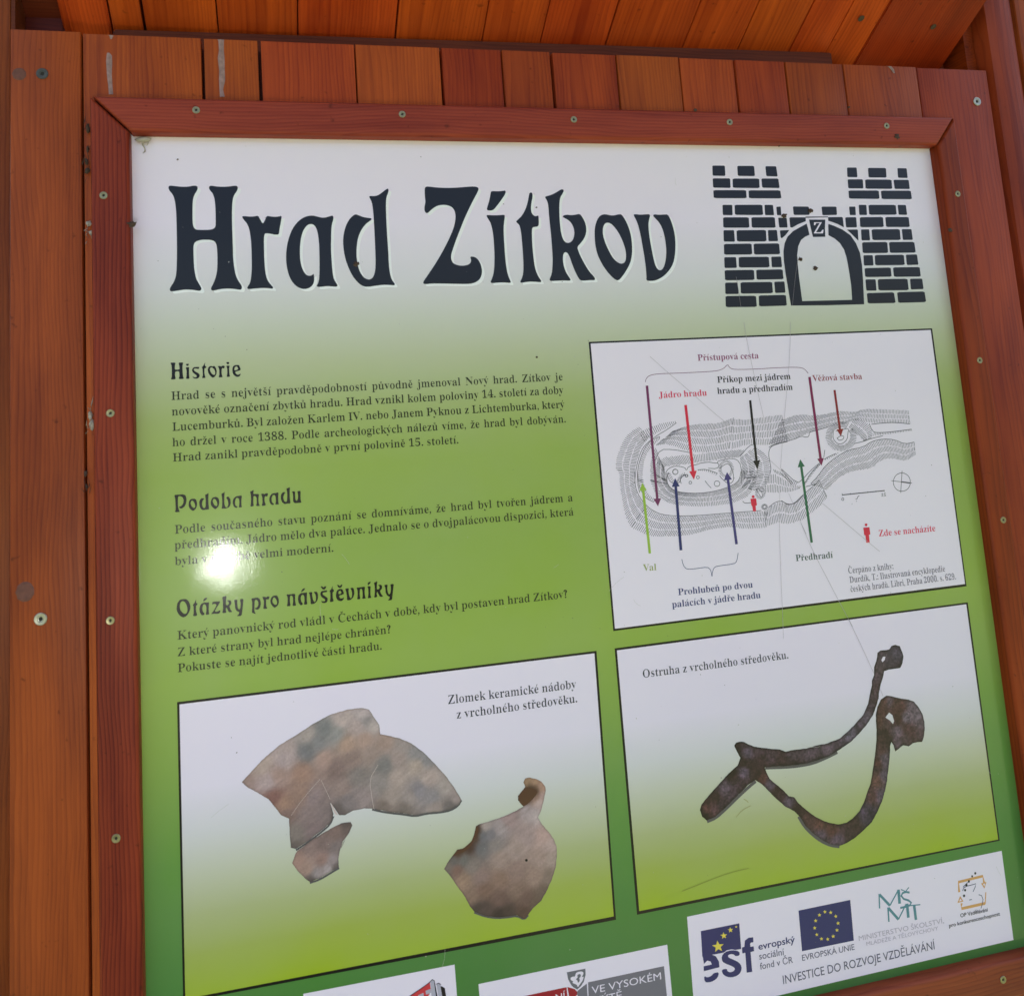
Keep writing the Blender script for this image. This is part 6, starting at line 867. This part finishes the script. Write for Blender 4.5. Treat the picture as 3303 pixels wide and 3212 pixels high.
"f":[250,[[296,682,-70,9,-54,-12,-43,-31,-31,-39,-19,-53,-7,-74,0,-33,-63,0,0,-80,63,0,0,-369,89,0,0,369,81,0,0,80,-81,0,0,43,9,59,29,39,57,13,20,-2,20,-6]]],
"h":[500,[[150,682,-89,0,0,-682,89,0,0,322,39,38,36,21,37,6,47,-14,30,-37,11,-58,0,-278,89,0,0,275,-20,102,-54,61,-79,20,-49,-8,-46,-23,-39,-37,-2,0]]],
"i":[219,[[154,449,-89,0,0,-449,89,0],[163,585,-16,37,-37,16,-37,-16,-16,-37,16,-37,37,-16,37,16]]],
"k":[479,[[460,449,-106,0,-199,-220,225,-229,120,0,-232,229],[151,682,-89,0,0,-682,89,0]]],
"l":[219,[[154,682,-89,0,0,-682,89,0]]],
"n":[500,[[150,449,-89,0,0,-449,89,0,0,322,39,38,36,21,37,6,47,-14,30,-37,11,-58,0,-278,89,0,0,277,-21,102,-55,59,-77,20,-49,-8,-46,-23,-39,-37,-2,0]]],
"o":[552,[[273,458,-121,-31,-84,-81,-32,-117,31,-123,83,-84,123,-31,127,30,85,83,31,125,-32,118,-85,81],[272,378,79,-20,54,-52,20,-78,-19,-84,-53,-54,-81,-19,-76,20,-51,55,-18,83,19,77,51,52]]],
"p":[500,[[146,11,47,-15,43,-5,118,30,80,80,30,120,-29,125,-86,77,-138,26,-154,0,0,-679,89,0],[146,369,81,0,81,-17,49,-51,16,-79,-19,-78,-50,-53,-74,-20,-42,5,-42,15]]],
"r":[396,[[69,449,0,-449,89,0,0,235,15,70,39,49,55,19,39,-12,44,-32,47,77,-54,39,-53,13,-42,-11,-44,-37,-44,-64,-2,0,0,103]]],
"s":[385,[[324,421,-46,21,-44,12,-42,4,-78,-15,-52,-42,-18,-65,54,-96,102,-63,54,-57,-19,-37,-47,-14,-41,6,-50,20,-56,33,0,-96,54,-24,50,-13,52,-4,76,17,53,46,19,69,-10,42,-32,40,-59,44,-63,39,-35,29,-11,22,16,30,43,11,37,-5,44,-15,49,-27]]],
"t":[333,[[167,542,-167,-163,0,-10,78,0,0,-237,16,-73,49,-49,81,-19,53,9,55,21,0,83,-52,-25,-49,-8,-42,14,-22,54,0,230,142,0,0,80,-142,0]]],
"u":[500,[[437,0,0,449,-89,0,0,-321,-32,-35,-36,-21,-39,-7,-51,12,-31,33,-10,54,0,285,-89,0,0,-279,20,-97,54,-61,81,-21,46,8,46,23,41,35,0,-57]]],
"v":[438,[[206,-9,30,0,198,458,-95,0,-118,-276,-121,276,-97,0]]],
"z":[417,[[404,449,-383,0,0,-80,228,0,-238,-369,394,0,0,80,-240,0]]],
"Á":[667,[[362,686,-69,0,-293,-686,100,0,86,201,290,0,91,-201,100,0],[326,536,110,-247,-212,0],[345,874,-67,-147,55,0,112,147]]],
"É":[500,[[462,682,-387,0,0,-682,396,0,0,88,-298,0,0,212,279,0,0,88,-279,0,0,206,289,0],[262,874,-67,-147,55,0,112,147]]],
"Í":[250,[[174,682,-98,0,0,-682,98,0],[137,874,-67,-147,55,0,112,147]]],
"Ý":[604,[[301,447,-183,235,-118,0,253,-321,0,-361,98,0,0,360,253,322,-118,0],[314,874,-67,-147,55,0,112,147]]],
"á":[427,[[411,80,-28,-18,-19,-6,-13,5,-4,18,0,231,-22,84,-58,48,-83,16,-60,-7,-49,-20,-40,-34,0,-97,45,42,48,24,49,8,61,-18,20,-61,0,-24,-79,-28,-72,-29,-57,-42,-24,-71,14,-54,38,-40,58,-16,41,5,40,15,40,26,22,-35,46,-11,38,7,48,28],[258,91,-37,-27,-41,-10,-46,18,-18,45,20,45,51,33,71,27],[225,654,-67,-147,55,0,112,147]]],
"í":[219,[[154,449,-89,0,0,-449,89,0],[121,654,-67,-147,55,0,112,147]]],
"ý":[438,[[438,449,-100,0,-116,-253,-121,253,-101,0,174,-353,-153,-326,99,0],[231,654,-67,-147,55,0,112,147]]],
"Č":[729,[[382,-10,-60,5,-56,15,-51,26,-45,34,-39,43,-31,52,-23,59,-14,66,-5,73,5,74,14,66,23,59,31,52,39,43,45,35,51,25,56,15,60,5,54,-4,51,-12,47,-20,41,-27,36,-34,30,-41,22,-48,13,-53,-92,0,-11,36,-16,31,-21,26,-25,22,-28,17,-32,12,-34,8,-35,2,-43,-4,-40,-11,-37,-19,-33,-26,-28,-33,-22,-39,-17,-46,-11,-52,-3,-59,3,-58,11,-52,17,-46,23,-39,28,-33,33,-25,37,-19,39,-11,43,-4,35,3,34,7,32,12,28,18,25,21,21,27,16,30,11,35,92,0,-13,-52,-22,-47,-29,-42,-36,-34,-42,-27,-47,-20,-51,-13],[311,942,70,-86,69,86,88,0,0,-4,-116,-130,-83,0,-114,130,0,4]]],
"Ě":[598,[[86,0,0,728,447,0,0,-82,-355,0,0,-237,330,0,0,-82,-330,0,0,-245,359,0,0,-82],[241,942,71,-86,69,86,87,0,0,-4,-115,-130,-83,0,-115,130,0,4]]],
"ě":[577,[[303,-12,-50,4,-46,12,-40,20,-35,26,-29,33,-23,39,-17,43,-11,49,-3,53,3,54,10,49,17,45,23,39,28,33,35,27,38,20,43,12,47,4,44,-4,43,-11,40,-19,37,-28,30,-38,24,-47,11,-37,7,-42,2,-47,0,-35,-424,0,0,74,376,0,-40,-27,-4,51,-13,44,-21,37,-29,28,-38,17,-45,6,-45,-6,-39,-18,-31,-28,-22,-34,-14,-41,-5,-43,0,-48,5,-55,16,-47,25,-37,33,-27,41,-17,47,-5,31,2,28,8,24,11,21,17,17,21,12,26,85,-21,-17,-39,-25,-35,-35,-28,-41,-22,-48,-13],[221,757,71,-86,69,86,87,0,0,-4,-115,-130,-83,0,-115,130,0,4]]],
"Š":[458,[[399,643,-49,27,-51,16,-52,5,-109,-23,-72,-62,-26,-97,76,-141,143,-93,76,-110,-12,-39,-36,-33,-63,-14,-65,11,-61,34,-54,54,0,-124,58,-35,63,-21,70,-7,98,24,68,65,25,96,-76,157,-143,89,-76,100,14,42,38,29,56,10,49,-6,54,-22,57,-43],[275,727,94,151,-55,0,-87,-87,-83,87,-53,0,91,-151]]],
"Ž":[646,[[450,594,-434,-594,615,0,0,88,-434,0,434,594,-588,0,0,-88],[369,727,94,151,-55,0,-87,-87,-83,87,-53,0,91,-151]]]}}
def bbox(ls): return min(p[0] for l in ls for p in l), max(p[0] for l in ls for p in l), min(p[1] for l in ls for p in l), max(p[1] for l in ls for p in l)
def area(l): return sum(l[i][0]*l[(i+1) % len(l)][1]-l[(i+1) % len(l)][0]*l[i][1] for i in range(len(l)))/2
def inside(p, l):
    c = False; j = len(l)-1
    for i in range(len(l)):
        if (l[i][1] > p[1]) != (l[j][1] > p[1]) and p[0] < (l[j][0]-l[i][0])*(p[1]-l[i][1])/(l[j][1]-l[i][1])+l[i][0]: c = not c
        j = i
    return c
def shift(l, kx, ky):
    "move the outline inwards (positive) or outwards; loops keep their own winding"
    n = len(l); o = []
    for i in range(n):
        a, b = l[i-1], l[(i+1) % n]; dx, dy = b[0]-a[0], b[1]-a[1]; d = math.hypot(dx, dy) or 1
        o.append((l[i][0]-kx*dy/d, l[i][1]+ky*dx/d))
    return o
ACC = {'á': 'aA', 'é': 'eA', 'í': 'iA', 'ý': 'yA', 'ě': 'eC', 'š': 'sC', 'č': 'cC', 'ř': 'rC', 'ž': 'zC', 'ů': 'uR', 'ň': 'nC', 'Č': 'CC', 'ú': 'uA'}
_g = {}
def glyph(font, ch):
    k = (font, ch)
    if k in _g: return _g[k]
    src = FONT['san' if font[0] == 's' else 'ser']; acc = None; base = ch
    if font[0] != 's' and ch in ACC: base, acc = ACC[ch]
    adv, ls = src[base]; ls = [decode(l) for l in ls]
    dot = [(110+66*math.cos(a*.6283), 58+66*math.sin(a*.6283)) for a in range(10)]
    if base == '.' and font[0] != 's': ls = [dot]; adv = 225
    if base == '?': ls = [[(x+75, y) for x, y in dot], [(40, 560), (52, 630), (105, 690), (190, 712), (285, 688), (345, 615), (342, 520), (290, 440), (242, 375), (222, 300), (222, 190), (160, 190), (150, 300), (160, 390), (190, 470), (214, 545), (214, 605), (190, 640), (160, 645), (138, 620), (145, 565), (95, 530)]]; adv = 380
    if base == ':' and font[0] != 's': ls = [dot, [(x, y+370) for x, y in dot]]; adv = 225
    if base == ',' and font[0] != 's': ls = [[(55, 60), (75, 105), (115, 115), (155, 95), (165, 45), (145, -30), (95, -105), (55, -140), (48, -120), (85, -70), (105, 0), (70, 15)]]; adv = 225
    if acc and base == 'i': ls = [l for l in ls if bbox([l])[2] < 500]
    # orient: fill to the left of travel
    comp = []
    for i, l in enumerate(ls):
        depth = sum(inside(l[0], m_) for j, m_ in enumerate(ls) if j != i)
        a = area(l)
        if (a > 0) == (depth % 2 == 1): l = l[::-1]
        ls[i] = l; comp.append(depth)
    kx, ky = {'r': (18, -4), 'b': (4, 0), 's': (0, 0), 'sb': (-15, -9)}[font]
    if base in '.,:?': kx, ky = -6, -6
    if kx or ky: ls = [shift(l, kx, ky) for l in ls]
    polys = []
    for i, l in enumerate(ls):
        if comp[i] % 2 == 0: polys.append([l]+[ls[j] for j in range(len(ls)) if comp[j] % 2 == 1 and inside(ls[j][0], l)])
    if acc:
        x0, x1, y0, y1 = bbox(ls); cx = (x0+x1)/2; up = 0 if base != 'C' else 195; t = 8 if font == 'r' else 0
        if acc == 'A': polys.append([[(cx-28+t, 520), (cx+2, 520), (cx+118, 660), (cx+100, 695), (cx+45+t, 690)]])
        if acc == 'C': polys.append([[(cx-22, 525+up), (cx+22, 525+up), (cx+112, 668+up), (cx+88, 690+up), (cx, 598+up), (cx-88, 690+up), (cx-112, 668+up)]])
        if acc == 'R': polys.append([[(cx+80*math.cos(a*.5236), 610+80*math.sin(a*.5236)) for a in range(12)], [(cx+42*math.cos(a*.5236), 610+42*math.sin(a*.5236)) for a in range(12)]])
    _g[k] = (adv, polys); return _g[k]
def line_of_text(p, font, text, ends, cap, key, lay, ratio=None):
    """ends in board 1/100 mm; justified between them along their own line"""
    x0, y0, x1, y1 = [v/10 for v in ends]; cap = cap/10
    sy = cap/(678 if font[0] != 's' else 682)
    x = 0; pos = []
    for ch in text: pos.append(x); x += glyph(font, ch)[0]
    last = glyph(font, text[-1]); fb = glyph(font, text[0])
    rb = pos[-1]+max((q[0] for pl in last[1] for l in pl for q in l), default=last[0]); lb = min(q[0] for pl in fb[1] for l in pl for q in l)
    L = math.hypot(x1-x0, y1-y0); sx = L/(rb-lb); ux, uy = (x1-x0)/L, (y1-y0)/L
    if ratio:
        sx = ratio*sy; ns = text.count(' '); ex = (L/sx-(rb-lb))/ns; k = 0
        for i, ch in enumerate(text):
            pos[i] += k*ex
            if ch == ' ': k += 1
    for ch, px in zip(text, pos):
        for pl in glyph(font, ch)[1]:
            o = []
            for l in pl:
                o.append([(x0+((px-lb+q[0])*sx)*ux+q[1]*sy*uy, y0+((px-lb+q[0])*sx)*uy-q[1]*sy*ux) for q in l])
            p.tri(o, key, lay)
def fit_ratio(t):
    x0, y0, x1, y1 = [v/10 for v in t[5]]; w_ = sum(glyph(t[3], c)[0] for c in t[4])-40
    return math.hypot(x1-x0, y1-y0)/w_/((t[6]/10)/678)
def texts(p, part, sub):
    ls = [t for t in ART['TX'] if t[0] == part and t[1] == sub]
    if part == 'paragraph':
        rt_ = min(fit_ratio(t) for t in ls)
        for i, t in enumerate(ls): line_of_text(p, t[3], t[4], t[5], t[6], t[2], t[7], rt_ if i < len(ls)-1 and sub != '2' else None)
        return
    for t in ART['TX']:
        if t[0] == part and t[1] == sub: line_of_text(p, t[3], t[4], t[5], t[6], t[2], t[7])
for k in '012':
    p = Print(); texts(p, 'paragraph', k); p.link('paragraph', sheet)
# ---- castle emblem, every printed block a piece of it
p = Print()
for it in group_items(lambda i: i[0] == 'castle_emblem' and i[1] == ''):
    for poly in it[4]: p.loops(poly, it[2], it[3])
emb = p.link('castle_emblem', sheet)
for it in group_items(lambda i: i[0] == 'castle_emblem' and i[1] == 'printed_brick'):
    p = Print()
    for poly in it[4]: p.loops(poly, it[2], it[3])
    p.link('printed_brick', emb)
# ---- the three pictures and the three logo strips
def base_and_subs(part):
    p = Print()
    for it in group_items(lambda i: i[0] == part and i[1] == ''):
        for poly in it[4]: p.loops(poly, it[2], it[3])
    b = p.link(part, sheet)
    subs = []
    for it in group_items(lambda i: i[0] == part and i[1]):
        if it[1] not in subs: subs.append(it[1])
    for s_ in subs:
        its = group_items(lambda i: i[0] == part and i[1] == s_)
        if s_ in ('arrow', 'brace', 'person_symbol', 'printed_shadow', 'crack', 'contour_line', 'sherd_break'):
            for it in its:
                p = Print()
                for poly in it[4]: p.loops(poly, it[2], it[3])
                p.link(s_, b)
        else:
            p = Print()
            for it in its:
                for poly in it[4]: p.loops(poly, it[2], it[3])
            p.link(s_, b)
    ts = []
    for t in ART['TX']:
        if t[0] == part and t[1] not in ts: ts.append(t[1])
    for s_ in ts:
        p = Print(); texts(p, part, s_); p.link(s_.rstrip('0123456789'), b)
    return b
B = {k: base_and_subs(k) for k in ('map_picture', 'pottery_picture', 'spur_picture', 'sponsor_strip', 'town_strip', 'school_strip')}
# slope hachures of the plan: thousands of short ink strokes
rnd = random.Random(3); p = Print()
def resample(l, n):
    d = [0]
    for a, b in zip(l, l[1:]): d.append(d[-1]+math.hypot(b[0]-a[0], b[1]-a[1]))
    o = []; j = 0
    for i in range(n):
        t = d[-1]*i/(n-1)
        while j < len(d)-2 and d[j+1] < t: j += 1
        u = (t-d[j])/((d[j+1]-d[j]) or 1); o.append((l[j][0]+(l[j+1][0]-l[j][0])*u, l[j][1]+(l[j+1][1]-l[j][1])*u))
    return o, d[-1]
for a, b, rows, step in ART['HB']:
    a, b = smooth_open(decode(a)), smooth_open(decode(b))
    _, la = resample(a, 2); _, lb = resample(b, 2)
    n_ = max(6, int(max(la, lb)/(step*3.9)))
    A, _ = resample(a, n_); Bq, _ = resample(b, n_)
    for i in range(n_):
        for r_ in range(rows):
            t0 = (r_+.06+rnd.uniform(-.05, .07))/rows; t1 = (r_+.93+rnd.uniform(-.07, .04))/rows
            sh = .45*(r_ % 2)
            k = min(n_-1, i+1); ax = A[i][0]+(A[k][0]-A[i][0])*sh; ay = A[i][1]+(A[k][1]-A[i][1])*sh; bx = Bq[i][0]+(Bq[k][0]-Bq[i][0])*sh; by = Bq[i][1]+(Bq[k][1]-Bq[i][1])*sh
            q0 = (ax+(bx-ax)*t0+rnd.uniform(-1, 1), ay+(by-ay)*t0); q1 = (ax+(bx-ax)*t1+rnd.uniform(-1, 1), ay+(by-ay)*t1)
            p.strip([q0, q1], rnd.uniform(5.0, 6.6), False, 'inkh', 3)
hh = p.link('slope_hachures', B['map_picture']); hh['kind'] = 'stuff'
# painted finds: colour samples taken over each outline
def paint_mat():
    mt, n, l, bs = newmat('printed_photograph'); at = n.new('ShaderNodeAttribute'); at.attribute_name = 'print'; l.new(at.outputs['Color'], bs.inputs['Base Color']); sheet_finish(n, l, bs); return mt
PM = paint_mat()
for part, name, out, hs, sm in ART['PAINT']:
    out = decode(out); hs = [decode(h) for h in hs]
    x0, x1 = min(q[0] for q in out), max(q[0] for q in out); y0, y1 = min(q[1] for q in out), max(q[1] for q in out)
    V = []; E = []
    def addloop(l):
        fine = []
        for i in range(len(l)):
            a, b = l[i], l[(i+1) % len(l)]; d = math.hypot(b[0]-a[0], b[1]-a[1]); k = max(1, int(d/25))
            for j in range(k):
                jt = rnd.uniform(-2.0, 2.0) if j else 0
                nx, ny = -(b[1]-a[1])/(d or 1), (b[0]-a[0])/(d or 1)
                fine.append((a[0]+(b[0]-a[0])*j/k+nx*jt, a[1]+(b[1]-a[1])*j/k+ny*jt))
        b0 = len(V); V.extend(Vector(q) for q in fine); E.extend((b0+i, b0+(i+1) % len(fine)) for i in range(len(fine))); return fine
    fo_ = addloop(out); fh = [addloop(h) for h in hs]
    st = 14; y = y0
    while y < y1:
        x = x0
        while x < x1:
            q = (x+rnd.uniform(-5, 5), y+rnd.uniform(-5, 5))
            if inside(q, fo_) and not any(inside(q, h) for h in fh): V.append(Vector(q))
            x += st
        y += st
    vv, ee, ff, _, _, _ = geometry.delaunay_2d_cdt(V, E, [], 0, 1e-4)
    cx, cy = (x0+x1)/2, (y0+y1)/2
    keep = []
    for f in ff:
        c = sum((vv[i] for i in f), Vector((0, 0)))/len(f)
        if inside(c, fo_) and not any(inside(c, h) for h in fh): keep.append(tuple(f))
    me = bpy.data.meshes.new(name)
    me.from_pydata([((q.x-cx)*1e-4, -4.5*LZ, -(q.y-cy)*1e-4) for q in vv], [], keep)
    ca = me.color_attributes.new('print', 'FLOAT_COLOR', 'POINT')
    spur_ = part == 'spur_picture'
    cols = []; eps_ = 500 if spur_ else 1000
    seg = [(fo_[i], fo_[(i+1) % len(fo_)]) for i in range(len(fo_))]
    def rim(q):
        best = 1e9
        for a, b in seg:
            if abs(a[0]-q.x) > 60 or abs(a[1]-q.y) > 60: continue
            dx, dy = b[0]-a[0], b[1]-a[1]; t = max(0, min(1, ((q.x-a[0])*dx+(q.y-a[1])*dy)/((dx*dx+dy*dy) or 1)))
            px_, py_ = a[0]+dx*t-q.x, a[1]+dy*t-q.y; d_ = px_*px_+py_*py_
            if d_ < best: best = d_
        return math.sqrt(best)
    for q in vv:
        ws = 0; c = [0, 0, 0]
        for sx_, sy_, r_, g_, b_ in sm:
            d2 = (sx_-q.x)**2+(sy_-q.y)**2+eps_; w_ = 1/(d2*d2); ws += w_; c[0] += w_*r_; c[1] += w_*g_; c[2] += w_*b_
        c = [v/ws for v in c]
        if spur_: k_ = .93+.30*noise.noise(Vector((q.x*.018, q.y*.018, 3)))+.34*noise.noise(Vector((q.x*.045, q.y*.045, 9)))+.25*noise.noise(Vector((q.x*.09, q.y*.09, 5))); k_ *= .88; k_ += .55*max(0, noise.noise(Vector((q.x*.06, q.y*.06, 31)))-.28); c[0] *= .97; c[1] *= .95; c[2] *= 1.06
        else:
            ang = -.42; u = q.x*math.cos(ang)-q.y*math.sin(ang); w2 = q.x*math.sin(ang)+q.y*math.cos(ang)
            u = q.x*.86-q.y*.5; w2 = q.x*.5+q.y*.86
            k_ = 1.10+.07*noise.noise(Vector((u*.004, w2*.03, 3)))+.05*noise.noise(Vector((u*.01, w2*.09, 7)))+.05*noise.noise(Vector((q.x*.012, q.y*.012, 9)))+.09*noise.noise(Vector((q.x*.07, q.y*.07, 5))); m_ = sum(c)/3; c = [v*.72+m_*.28 for v in c]
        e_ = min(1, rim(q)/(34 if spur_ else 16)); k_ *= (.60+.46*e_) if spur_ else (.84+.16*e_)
        cols += [*srgb(*(max(8, min(235, v*k_)) for v in c), PK), 1]
    ca.data.foreach_set('color', cols)
    bm = bmesh.new(); bm.from_mesh(me)
    for f in bm.faces:
        if f.normal.y > 0: f.normal_flip()
    loose = [v for v in bm.verts if not v.link_faces]; bmesh.ops.delete(bm, geom=loose, context='VERTS')
    bm.to_mesh(me); bm.free()
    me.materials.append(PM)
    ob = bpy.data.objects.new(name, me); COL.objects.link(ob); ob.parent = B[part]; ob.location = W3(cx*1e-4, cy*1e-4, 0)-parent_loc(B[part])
# hair-thin scratches and stains on the film
for it in group_items(lambda i: i[0] == 'scratch'):
    p = Print()
    for poly in it[4]: p.loops(poly, it[2], it[3])
    p.link('scratch', sheet)

p = Print(); rd = random.Random(11)
for _ in range(170):
    x, y = rd.uniform(1650, 11700), rd.uniform(1580, 11400); r_ = rd.choice((2.2, 2.8, 3.6, 5)); el = rd.uniform(.6, 1.6); an = rd.uniform(0, 3)
    pts = [(x+r_*math.cos(a*1.047)*el*math.cos(an)-r_*math.sin(a*1.047)*math.sin(an), y+r_*math.cos(a*1.047)*el*math.sin(an)+r_*math.sin(a*1.047)*math.cos(an)) for a in range(6)]
    p.tri([pts], rd.choice(('dust', 'dust', 'dustl')), 7.5)
for _ in range(16):
    x, y = rd.uniform(1700, 11500), rd.uniform(1700, 11200); an = rd.uniform(0, 6.28); L = rd.uniform(60, 260); c_ = rd.uniform(-.5, .5)
    p.strip([(x+L*t*math.cos(an+c_*t), y+L*t*math.sin(an+c_*t)) for t in (0, .25, .5, .75, 1)], 2.2, False, 'scuff', 7.2)
ds = p.link('dust', sheet); ds['kind'] = 'stuff'
# ------------------------------------------------------------------ labels for parts that differ
LABELS = {'heading': ['lettering Historie', 'lettering Podoba hradu', 'lettering Otázky pro návštěvníky'],
    'paragraph': ['five lines of text under Historie', 'three lines of text under Podoba hradu', 'three question lines under the last heading'],
    'potsherd': ['printed rim fragment of a pot, largest of the three', 'printed small brown potsherd below the large one', 'printed necked jug fragment on the right'],
    'arrow': ['long purple arrow on the left', 'red arrow', 'black arrow', 'plum arrow', 'brown arrow to the tower', 'dark green arrow', 'lime green arrow', 'navy arrow', 'violet arrow'],
    'person_symbol': ['red person symbol in the key', 'red person symbol on the plan'], 'brace': ['purple brace over the top arrows', 'navy brace under the blue arrows'],
    'map_label': ['Přístupová cesta in purple', 'Jádro hradu in red', 'two black lines Příkop mezi jádrem hradu a předhradím', 'Věžová stavba in brown', 'Val in olive', 'two navy lines Prohlubeň po dvou palácích v jádře hradu', 'Předhradí in dark green', 'Zde se nacházíte in red'],
    'title_letter': ['letter '+c for c in ('H', 'r', 'a', 'd', 'Z', 'í', 't', 'k', 'o', 'v')]}
def walk(o_):
    for c in o_.children: yield c; yield from walk(c)
cnt = {}
for o in COL.objects:
    b = o.name.split('.')[0]
    if b in LABELS and o.parent:
        i = cnt.get(b, 0); cnt[b] = i+1
        if i < len(LABELS[b]): o['label'] = LABELS[b][i]

# ------------------------------------------------------------------ cobwebs, cocoon, dirt
def tube(bm, pts, r, n=5):
    pts = [Vector(q) for q in pts]; prev = None
    for i, q in enumerate(pts):
        d = (pts[min(i+1, len(pts)-1)]-pts[max(i-1, 0)]).normalized(); a = d.orthogonal().normalized(); b = d.cross(a)
        rr = r*(1 if 0 < i < len(pts)-1 else .4)*random.uniform(.7, 1.3)
        ring = [bm.verts.new(q+a*rr*math.cos(6.2832*k/n)+b*rr*math.sin(6.2832*k/n)) for k in range(n)]
        if prev:
            for k in range(n): bm.faces.new((prev[k], prev[(k+1) % n], ring[(k+1) % n], ring[k]))
        prev = ring
def blob(bm, c, rx, ry, rz, sub=2, rough=.35):
    res = bmesh.ops.create_icosphere(bm, subdivisions=sub, radius=1)
    s_ = random.uniform(0, 50)
    for v in res['verts']:
        k = 1+rough*noise.noise(v.co*2.2+Vector((s_, 0, 0))); v.co = Vector((v.co.x*rx*k, v.co.y*ry*k, v.co.z*rz*k))+Vector(c)
def debris(name, label, cat, group, x, y, z, mat, fn):
    bm = bmesh.new(); fn(bm); me = bm_done(bm, name); smooth_mesh(me, 80); o = mkobj(name, me, None, mat); o.location = W3(x, y, z); return tag(o, label, cat, group)
def cocoon(bm):
    blob(bm, (0, 0, 0), .0085, .003, .0032); tube(bm, [(-.002, -.001, -.001), (-.001, -.002, -.006), (.001, -.001, -.010), (.0015, -.002, -.0135), (-.001, -.001, -.0155)], .0008); tube(bm, [(.006, 0, 0), (.004, -.001, -.005), (.003, -.001, -.007)], .0006)
debris('insect_cocoon', 'small brown cocoon with a dangling thread at the top left corner of the sheet', 'cocoon', None, .1695+.003, .1585, -.004, SILK, cocoon)
def web(n_, w_, h_):
    def fn(bm):
        for _ in range(n_):
            a = (random.uniform(-w_, w_), random.uniform(-.006, .001), random.uniform(-h_, h_)); b = (a[0]+random.uniform(-w_, w_)*.9, random.uniform(-.008, .001), a[2]+random.uniform(-.012, .012)); m_ = ((a[0]+b[0])/2+random.uniform(-.002, .002), -.004, (a[2]+b[2])/2-.002)
            tube(bm, [a, m_, b], .00042, 3)
        for _ in range(max(2, n_//4)): blob(bm, (random.uniform(-w_, w_)*.6, -.002, random.uniform(-h_, h_)), random.uniform(.0012, .0030), .0015, random.uniform(.002, .0055), 2, .9)
    return fn
for i, (x, y, n_, w_, h_, lb) in enumerate(((.1150, .170, 16, .0035, .030, 'dusty cobweb in the groove beside the upper left corner of the frame'), (.1160, .262, 8, .003, .014, 'wisp of cobweb in the left groove level with the title'), (.1155, .452, 14, .004, .016, 'tangled cobweb in the left groove beside the second screw of the frame'), (.1110, .520, 6, .004, .010, 'crumb of dark debris and silk on the edge of the left board below the cobweb'))):
    debris('cobweb', lb, 'cobweb', 'cobwebs in the left groove', x, y, .001, GRIME if i % 3 == 0 else SILK, web(n_, w_, h_))
for x, y, z, r, lb in [[0.39631, 0.29831, -0.0006, 0.0026, "brown speck on the bowl of the letter d in the title"], [0.9448, 0.24504, -0.0006, 0.003, "grey-brown speck beside the left battlement of the castle emblem"], [0.98368, 0.23858, -0.0006, 0.0028, "brown speck at the end of a battlement block in the castle emblem"], [0.96075, 0.30203, -0.0006, 0.0023, "dark round speck in the castle doorway near its left jamb"], [0.9807, 0.31406, -0.0006, 0.0025, "dark round speck in the middle of the castle doorway"], [0.16091, 0.25525, -0.0152, 0.0032, "dark clump of dirt against the left rail of the frame beside the title"], [0.61423, 0.23363, -0.0006, 0.0008, "tiny speck above the letter k of the title"], [0.20686, 0.17883, -0.0006, 0.0008, "tiny elongated speck above the letter H of the title"], [0.93757, 0.15884, -0.0152, 0.0009, "tiny speck under the top rail left of the castle emblem"], [0.60061, 0.41207, -0.0006, 0.001, "small dark speck above the end of the first text line"], [1.11366, 0.14342, -0.0152, 0.0032, "smudge of grey dirt near the upper right end of the top frame rail"], [1.17618, 0.26969, -0.0152, 0.0026, "dark clump on the inner edge of the right rail beside the castle emblem"], [1.04654, 0.10492, -0.0152, 0.0014, "small bit of dirt on top of the frame above the castle emblem"], [0.8258, 0.11417, -0.0152, 0.002, "dark tuft on the top edge of the frame between two screws"]]: debris('dirt_speck', lb, 'dirt', 'dirt specks on the sheet', x, y, z, GRIME, lambda bm, r=r: blob(bm, (0, 0, 0), r, min(r*.6, .0009), r*.9, 3, 1.1))
